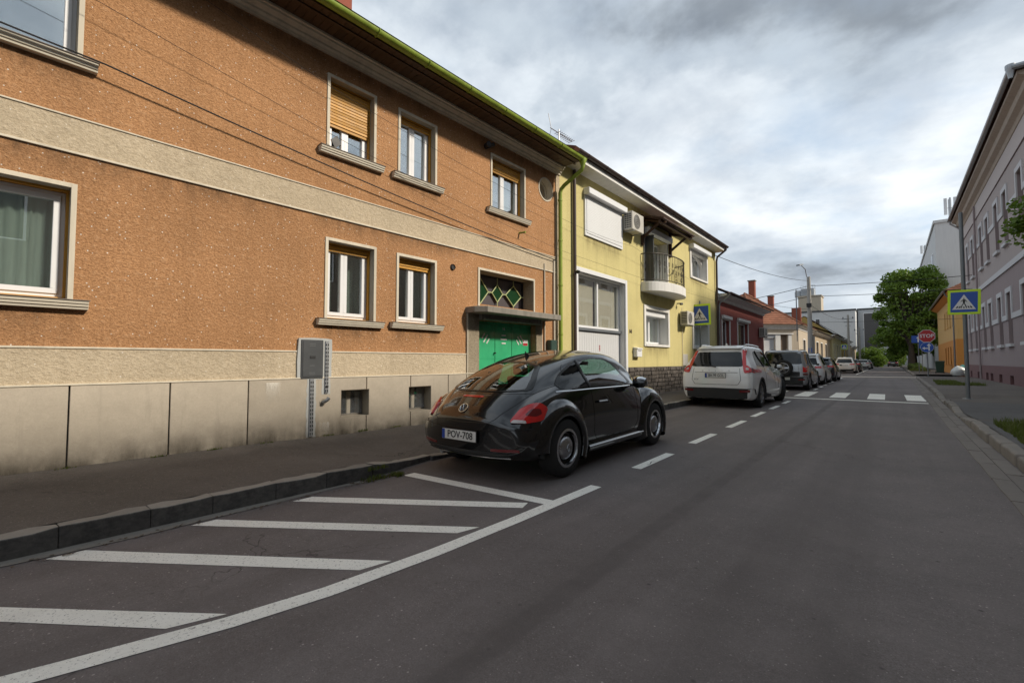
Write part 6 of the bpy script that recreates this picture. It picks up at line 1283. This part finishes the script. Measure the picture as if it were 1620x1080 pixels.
sg = tag(empty('crossing_sign', (-4.75, 74, .15), RAD(4)), 'small far pedestrian crossing sign beside the ochre house', 'road sign', 'pedestrian crossing signs'); post(sg, 3.5, .035); crossing_sign(sg, 2.95, .66)
def arrow(b, pts, y): return flat('arrow', K['signwhite'], b, pts, y)
# stop sign with a round direction sign below
st = tag(empty('stop_sign', (1.93, 42.9, .15), RAD(-6)), 'red STOP sign with round blue direction sign on one post', 'road sign'); post(st, 3.3, .032)
p = empty('stop_plate', (0, -.05, 2.84), 0, st); r = .47; oc = lambda r: [(r * math.cos(RAD(22.5 + 45 * k)), r * math.sin(RAD(22.5 + 45 * k))) for k in range(8)]
MB().extr(oc(r), 0, .012, 'y').build('plate', K['signwhite'], p); flat('red_field', K['signred'], p, oc(r * .94), -.0005); text_mesh('STOP', .34, K['signwhite'], 'lettering', p, (0, -.004, 0), (RAD(90), 0, 0), .001, .006, sx=.92)
d = empty('direction_plate', (0, -.05, 2.06), 0, st); N = 28; ci = lambda r: [(r * math.cos(2 * math.pi * k / N), r * math.sin(2 * math.pi * k / N)) for k in range(N)]
MB().extr(ci(.35), 0, .012, 'y').build('disc', K['signwhite'], d); flat('blue_field', K['signblue'], d, ci(.335), -.0005)
arrow(d, [(.06, -.24), (.14, -.24), (.14, .10), (.22, .10), (.10, .27), (-.02, .10), (.06, .10)], -.004); arrow(d, [(.05, -.03), (.05, -.11), (-.12, -.11), (-.12, -.18), (-.27, -.07), (-.12, .04), (-.12, -.03)], -.0055)
MB().tube([(0, 0, 2.4), (0, .0, 1.7)], .036, 10).build('sleeve', K['steel'], st)
ow = tag(empty('one_way_sign', (1.88, 54.5, .15), RAD(-5)), 'blue square one-way sign with white arrow left of the STOP sign', 'road sign'); post(ow, 3.6, .032); b = empty('sign_panel', (0, -.05, 3.05), 0, ow); MB().box(-.45, .45, 0, .012, -.32, .32).build('board', K['signblue'], b); arrow(b, [(-.05, -.26), (.05, -.26), (.05, .08), (.14, .08), (0, .26), (-.14, .08), (-.05, .08)], -.0005)
pk = tag(empty('parking_sign', (2.4, 62, .15), RAD(-5)), 'small blue sign low beside the tree trunk', 'road sign'); post(pk, 3.2, .03); b = empty('sign_panel', (0, -.05, 2.7), 0, pk); MB().box(-.3, .3, 0, .012, -.3, .3).build('board', K['signblue'], b)
ne = tag(empty('sign_from_behind', (-4.62, 34.2, .15), RAD(4)), 'round road sign seen from behind, dark disc on a post', 'road sign'); post(ne, 3.0, .03); MB().extr(ci(.33), -.05, -.038, 'y').build('disc', K['signback'], ne); MB().box(-.022, .022, -.062, -.051, -.33 + 2.7, .33 + 2.7).build('rib', K['polec'], ne); ne.children[1].location.z = 2.7
# street lamp on a tapering concrete pole with wires
sp_ = tag(empty('lamp_pole', (-4.72, 41.2, .15)), 'tall concrete pole with street lamp and wires left of the street', 'lamp pole'); MB().tube([(0, 0, 0), (0, 0, 7.55)], [.20, .12], 10).build('pole', K['polec'], sp_, smooth=True)
MB().tube([(0, 0, 7.3), (-.12, -.05, 7.6), (-.16, -.3, 8.1), (-.35, -.7, 8.35)], .03, 8).build('arm', K['steel'], sp_, smooth=True); MB().extr([(-.14, 0), (.14, 0), (.10, .10), (-.10, .10)], -.35, .35, 'y').build('lamp_head', K['pole'], sp_, bevel=.02, loc=(-.42, -.95, 8.33), rot=(RAD(12), 0, RAD(-15))); box('bracket_box', K['black'], sp_, -.16, .16, .12, .24, 5.2, 5.5); box('notice', K['signblue'], sp_, -.12, .12, .14, .16, 1.75, 2.1)
MB().tube([(.16, .12, .0), (.20, .12, 3.0)], .09, 8).build('stay_pole', K['polec'], sp_, smooth=True)
for i, (x, y, h, lb) in enumerate(((-4.55, 79, 7.6, 'far concrete pole with insulators beside the ochre house'), (-3.9, 92, 6.6, 'second far concrete pole leading to the hall'))):
    f = tag(empty('utility_pole', (x, y, .1)), lb, 'pole', 'far utility poles'); MB().tube([(0, 0, 0), (0, 0, h)], [.18, .12], 8).build('pole', K['polec'], f)
    for k in range(3): MB().tube([(-.7 + .2 * k, 0, h - .5 - .5 * k), (.7 - .2 * k, 0, h - .5 - .5 * k)], .05, 6).build('cross_arm', K['steel'], f)
    for k in (-1, 1): MB().lathe([(0, 0), (.07, .0), (.05, .1), (.07, .14), (0, .2)], (k * .55, 0, h - .45), 'z', 8).build('insulator', K['black'], f)
def wire(a, b, sag, r, label):
    a, b = Vector(a), Vector(b); P_ = []
    for i in range(25): t = i / 24; q = a.lerp(b, t); q.z -= sag * 4 * t * (1 - t); P_.append(q)
    return tag(MB().tube(P_, r, 5).build('wire', K['cable']), label, 'wire')
wire((-4.72, 41.2, 7.0), (14, 44, 7.6), .35, .022, 'upper wire running right from the lamp pole'); wire((-4.72, 41.2, 6.2), (14, 44, 6.5), .3, .018, 'middle wire running right from the lamp pole')
wire((-4.72, 41.2, 4.2), (14, 47, 4.6), .2, .010, 'lowest thin wire running right from the lamp pole'); wire((-4.72, 41.2, 7.0), (-22, 41, 5.2), .4, .022, 'upper wire slanting left from the lamp pole'); wire((-4.72, 41.2, 6.2), (-22, 40, 4.2), .4, .018, 'lower wire slanting left from the lamp pole')
wire((-4.72, 41.2, 7.4), (-6.1, 21.8, 6.1), .25, .014, 'wire from the lamp pole to the yellow house corner'); wire((-4.72, 41.2, 5.6), (-4.5, 79, 7.2), .5, .016, 'wire along the street from the lamp pole to the far pole')
wire((-4.72, 41.2, 5.2), (-6.2, 21.9, 4.4), .15, .010, 'thin low wire from the lamp pole to the yellow house')
# roof aerial
ae = tag(empty('tv_aerial', (-7.6, 11.35, 7.35)), 'television aerial above the yellow roof', 'aerial'); MB().cyl((0, 0, -1.0), (0, 0, .95), .022, seg=8).build('mast', K['steel'], ae)
MB().cyl((0, -.45, .82), (0, .75, .86), .014, seg=6).build('boom', K['steel'], ae)
for k in range(9): MB().cyl((-.12, -.05 + k * .095, .835), (.12, -.05 + k * .095, .835), .010, seg=5).build('element', K['steel'], ae)
for a in (-.4, .4): MB().cyl((0, -.40, .82), (0, -.55, .82 + a), .010, seg=5).build('reflector', K['steel'], ae)
# wheelie bin, rubbish bags
K['bingreen'] = P('dark_green_bin', (.012, .045, .030), .5, var=.15); wbn = tag(empty('wheelie_bin', (3.3, 55.8, .16)), 'dark green wheelie bin by the orange house', 'bin')
MB().add([(-.24, -.28, .06), (.24, -.28, .06), (.24, .24, .06), (-.24, .24, .06), (-.30, -.36, 1.0), (.30, -.36, 1.0), (.30, .34, 1.0), (-.30, .34, 1.0)], [(0, 3, 2, 1), (4, 5, 6, 7), (0, 1, 5, 4), (1, 2, 6, 5), (2, 3, 7, 6), (3, 0, 4, 7)]).build('bin_body', K['bingreen'], wbn, bevel=.02); MB().extr([(-.40, 1.002), (.36, 1.002), (.36, 1.06), (0, 1.12), (-.38, 1.07)], -.33, .33).build('lid', K['bingreen'], wbn, bevel=.015)
for s in (-1, 1): MB().lathe([(0, -.025), (.09, -.025), (.09, .025), (0, .025)], (s * .27, .27, .09), 'x', 14).build('wheel', K['tyre'], wbn)
K['bagw'] = P('white_bin_bag', (.52, .54, .52), .35, var=.15, vs=9); K['bagt'] = P('teal_bin_bag', (.05, .20, .17), .35, var=.2, vs=9); K['bagb'] = P('dark_bin_bag', (.015, .025, .03), .3)
def bag(x, y, s, m, lab, seed):
    bm = bmesh.new(); bmesh.ops.create_icosphere(bm, subdivisions=3, radius=1)
    for v in bm.verts:
        n = mnoise.noise(v.co * 2.2 + Vector((seed, 0, 0))) * .22; v.co *= (1 + n); v.co.z = max(-.62, v.co.z); 
        if v.co.z > .55: k = 1 - (v.co.z - .55) * .9; v.co.x *= k; v.co.y *= k; v.co.z += .15
    me = bpy.data.meshes.new('rubbish_bag'); bm.to_mesh(me); bm.free(); me.materials.append(m)
    for p_ in me.polygons: p_.use_smooth = True
    o = inst(me, 'rubbish_bag', None, (x, y, .165 + .62 * s), (0, 0, seed), (s, s, s)); return tag(o, lab, 'rubbish bag', 'rubbish bags at the corner')
bag(3.75, 46.6, .42, K['bagw'], 'white rubbish bag nearest the crossing sign pole at the lilac corner', 1); bag(4.05, 47.3, .45, K['bagt'], 'teal rubbish bag on the heap at the lilac corner', 2.3); bag(4.4, 46.9, .38, K['bagb'], 'dark rubbish bag against the lilac corner', 4.1); bag(3.9, 47.0, .34, K['bagw'], 'small white rubbish bag behind the pole at the lilac corner', 5.2)
# ---------------------------------------------------------------- trees, bushes, grass
K['bark'] = P('tree_bark', (.060, .048, .038), .9, var=.35, vs=14, bump=.8, bs=22, bd=.02); K['leaf'] = m_leaf('tree_leaf', (.17, .26, .038), (.065, .12, .022)); K['leafl'] = m_leaf('light_tree_leaf', (.12, .19, .025), (.065, .12, .02)); K['bushl'] = m_leaf('bush_leaf', (.085, .125, .03), (.045, .075, .02)); K['grass'] = m_leaf('grass_blade', (.11, .125, .028), (.06, .075, .02))
def leafcloud(mb, blobs, n, size, rd):
    """leaves as small bent quads spread through lumpy blobs"""
    for _ in range(n):
        c, r = blobs[rd.randrange(len(blobs))]; d = Vector((rd.gauss(0, 1), rd.gauss(0, 1), rd.gauss(0, 1))).normalized(); q = Vector(c) + Vector((d.x * r[0], d.y * r[0], d.z * r[1])) * (rd.random() ** .42)
        s = size * rd.uniform(.6, 1.35); a = Vector((rd.gauss(0, 1), rd.gauss(0, 1), rd.gauss(0, .6))).normalized(); b_ = a.orthogonal().normalized(); b_ = (Matrix.Rotation(rd.uniform(0, 6.28), 3, a) @ b_) * s * .42; a = a * s
        k = len(mb.v); mb.v += [tuple(q - a * .5), tuple(q + b_), tuple(q + a * .5 + Vector((0, 0, -s * .15))), tuple(q - b_)]; mb.f.append((k, k + 1, k + 2, k + 3))
def tree(name, label, x, y, H_, rad, z0, seed, leaf, n, size, trunk=.2, blobs=26, group=None, lean=(0, 0)):
    rd = random.Random(seed); T = tag(empty(name, (x, y, .1)), label, 'tree', group); tr = MB(); top = Vector((lean[0], lean[1], H_ * .55)); P_ = [Vector((0, 0, -.1)), Vector((lean[0] * .2, lean[1] * .2, z0 * .5)), Vector((lean[0] * .5, lean[1] * .5, z0)), top]; tr.tube(P_, [trunk * 1.25, trunk, trunk * .85, trunk * .45], 12)
    t = tr.build('trunk', K['bark'], T, smooth=True); bl = []; zc = (z0 + H_) / 2
    for i in range(blobs):
        a = rd.uniform(0, 6.283); h = rd.uniform(0, 1); rr = rad * math.sqrt(max(.05, 1 - (2 * h - .85) ** 2 / 1.5)) * math.sqrt(rd.random()) * .86; c = Vector((lean[0] + rr * math.cos(a), lean[1] + rr * math.sin(a), z0 + .6 + (H_ - z0 - 1.1) * h)); s = rd.uniform(.13, .30) * rad; bl.append((c, (s, s * .75)))
        st = P_[2].lerp(top, rd.random()); m_ = st.lerp(c, .5) + Vector((0, 0, .25)); MB().tube([st, m_, c], [trunk * .32, trunk * .2, trunk * .07], 6).build('limb', K['bark'], t)
    mb = MB(); leafcloud(mb, bl, n, size, rd); leafcloud(mb, [(Vector((lean[0], lean[1], (z0 + H_) / 2 + .3)), (rad * .88, (H_ - z0) * .46))], n // 16, size, rd); mb.build('crown', leaf, T, recalc=False); return T
tree('street_tree', 'large leafy street tree over the far right kerb', 1.95, 76, 13.2, 4.4, 2.4, 4, K['leaf'], 30000, .27, .32, 64)
tree('street_tree', 'darker street tree standing behind the large one', 2.6, 88, 11, 4.2, 1.8, 9, K['leaf'], 20000, .32, .28, 48)
tree('street_tree', 'farthest street tree on the right before the grey hall', 2.4, 104, 9.5, 3.6, 2.2, 15, K['leaf'], 9000, .38, .26, 26)
tree('pavement_tree', 'young tree whose branches hang in at the right edge', 3.85, 15.6, 5.9, 1.85, 2.4, 21, K['leafl'], 9000, .095, .07, 60)
def bush(x, y, r, h, label, seed, leaf=K['bushl'], n=3500, size=.2):
    rd = random.Random(seed); T = tag(empty('bush', (x, y, .05)), label, 'bush'); bl = []
    for i in range(14): a = rd.uniform(0, 6.28); q = r * math.sqrt(rd.random()) * .7; c = Vector((q * math.cos(a), q * math.sin(a), rd.uniform(.2, .8) * h)); bl.append((c, (r * .4, h * .28))); 
    for i in range(6): MB().tube([(0, 0, 0), bl[i][0] * .6, bl[i][0]], [.05, .03, .01], 5).build('stem', K['bark'], T)
    mb = MB(); leafcloud(mb, bl, n, size, rd); mb.build('foliage', leaf, T, recalc=False); return T
bush(-2.6, 122, 2.6, 4.2, 'bright green bush at the left end of the far street', 31, K['leafl'], 5000, .28); bush(.4, 131, 3.2, 4.4, 'bright green bush closing the middle of the far street', 32, K['leafl'], 6000, .3); bush(-6.2, 124, 2.4, 3.2, 'green bush behind the far parked cars', 33, K['leafl'], 4000, .28)
bush(2.15, 71.5, .9, 1.0, 'low weedy shrub at the foot of the large tree', 34, K['bushl'], 2600, .12); bush(-5.1, 77, .8, 1.3, 'small planter bush under the far crossing sign', 35, K['bushl'], 1500, .14)
def tufts(name, label, spots, n, hgt, seed, spread):
    """grass and weeds as thin bent blades"""
    rd = random.Random(seed); mb = MB()
    for _ in range(n):
        x0, y0, x1, y1, z = spots[rd.randrange(len(spots))]; x = rd.uniform(x0, x1); y = rd.uniform(y0, y1); h = hgt * rd.uniform(.35, 1.15) * (.5 + .8 * abs(mnoise.noise((x * 2.3, y * 2.3, seed)))); a = rd.uniform(0, 6.28); w = rd.uniform(.003, .007) + h * .01; dx, dy = math.cos(a), math.sin(a); l = rd.uniform(.1, .6) * h
        k = len(mb.v); mb.v += [(x - dy * w, y + dx * w, z), (x + dy * w, y - dx * w, z), (x + dx * l * .4 + dy * w * .7, y + dy * l * .4 - dx * w * .7, z + h * .6), (x + dx * l * .4 - dy * w * .7, y + dy * l * .4 + dx * w * .7, z + h * .6), (x + dx * l, y + dy * l, z + h)]; mb.f += [(k, k + 1, k + 2, k + 3), (k + 3, k + 2, k + 4)]
    return tag(mb.build(name, K['grass'], None, recalc=False), label, 'grass', kind='stuff')
tufts('grass', 'grass and weeds on the right verge', [(1.33, 9.3, 1.75, 11.6, .15), (1.30, 6.0, 1.60, 9.4, .15), (1.6, 28.6, 3.2, 30.6, .15), (1.7, 31, 2.6, 34, .15)], 5200, .20, 3, 1)
tufts('kerb_weeds', 'weeds growing at the broken kerb behind the black coupe', [(-4.30, 2.68, -4.17, 3.05, .0), (-4.42, 2.75, -4.25, 3.0, .09), (-4.26, 3.02, -4.12, 3.12, 0)], 420, .07, 8, 1)
tufts('verge_weeds', 'weeds along the kerb under the far trees', [(1.6, 66, 3.2, 82, .15)], 2600, .45, 12, 1)
tufts('wall_weeds', 'small weeds along the foot of the brown house wall', [(-6.43 + .0244 * y, y, -6.40 + .0244 * y, y + .16, .165) for y in (.6, 1.35, 1.9, 2.5, 3.35, 3.9, 4.5, 5.3, 6.1, 8.7)], 420, .05, 21, 1)
K['litter'] = P('dry_leaf_litter', (.10, .065, .035), .9, var=.4, vs=30)
lt = MB(); rd = random.Random(17)
for _ in range(260):
    z = rd.random(); x, y = ((-4.27 + abs(rd.gauss(0, .05)), rd.uniform(2.55, 3.2)) if z < .7 else (rd.uniform(-4.2, -4.1), rd.uniform(-.2, 2.6))); a = rd.uniform(0, 6.28); s = rd.uniform(.004, .012); k = len(lt.v); lt.v += [(x + s * math.cos(a + j * 1.57), y + s * 1.4 * math.sin(a + j * 1.57), .007 + rd.uniform(0, .006)) for j in range(4)]; lt.f.append((k, k + 1, k + 2, k + 3))
tag(lt.build('leaf_litter', K['litter'], None, recalc=False), 'dry leaf litter at the foot of the kerb', 'litter', kind='stuff')
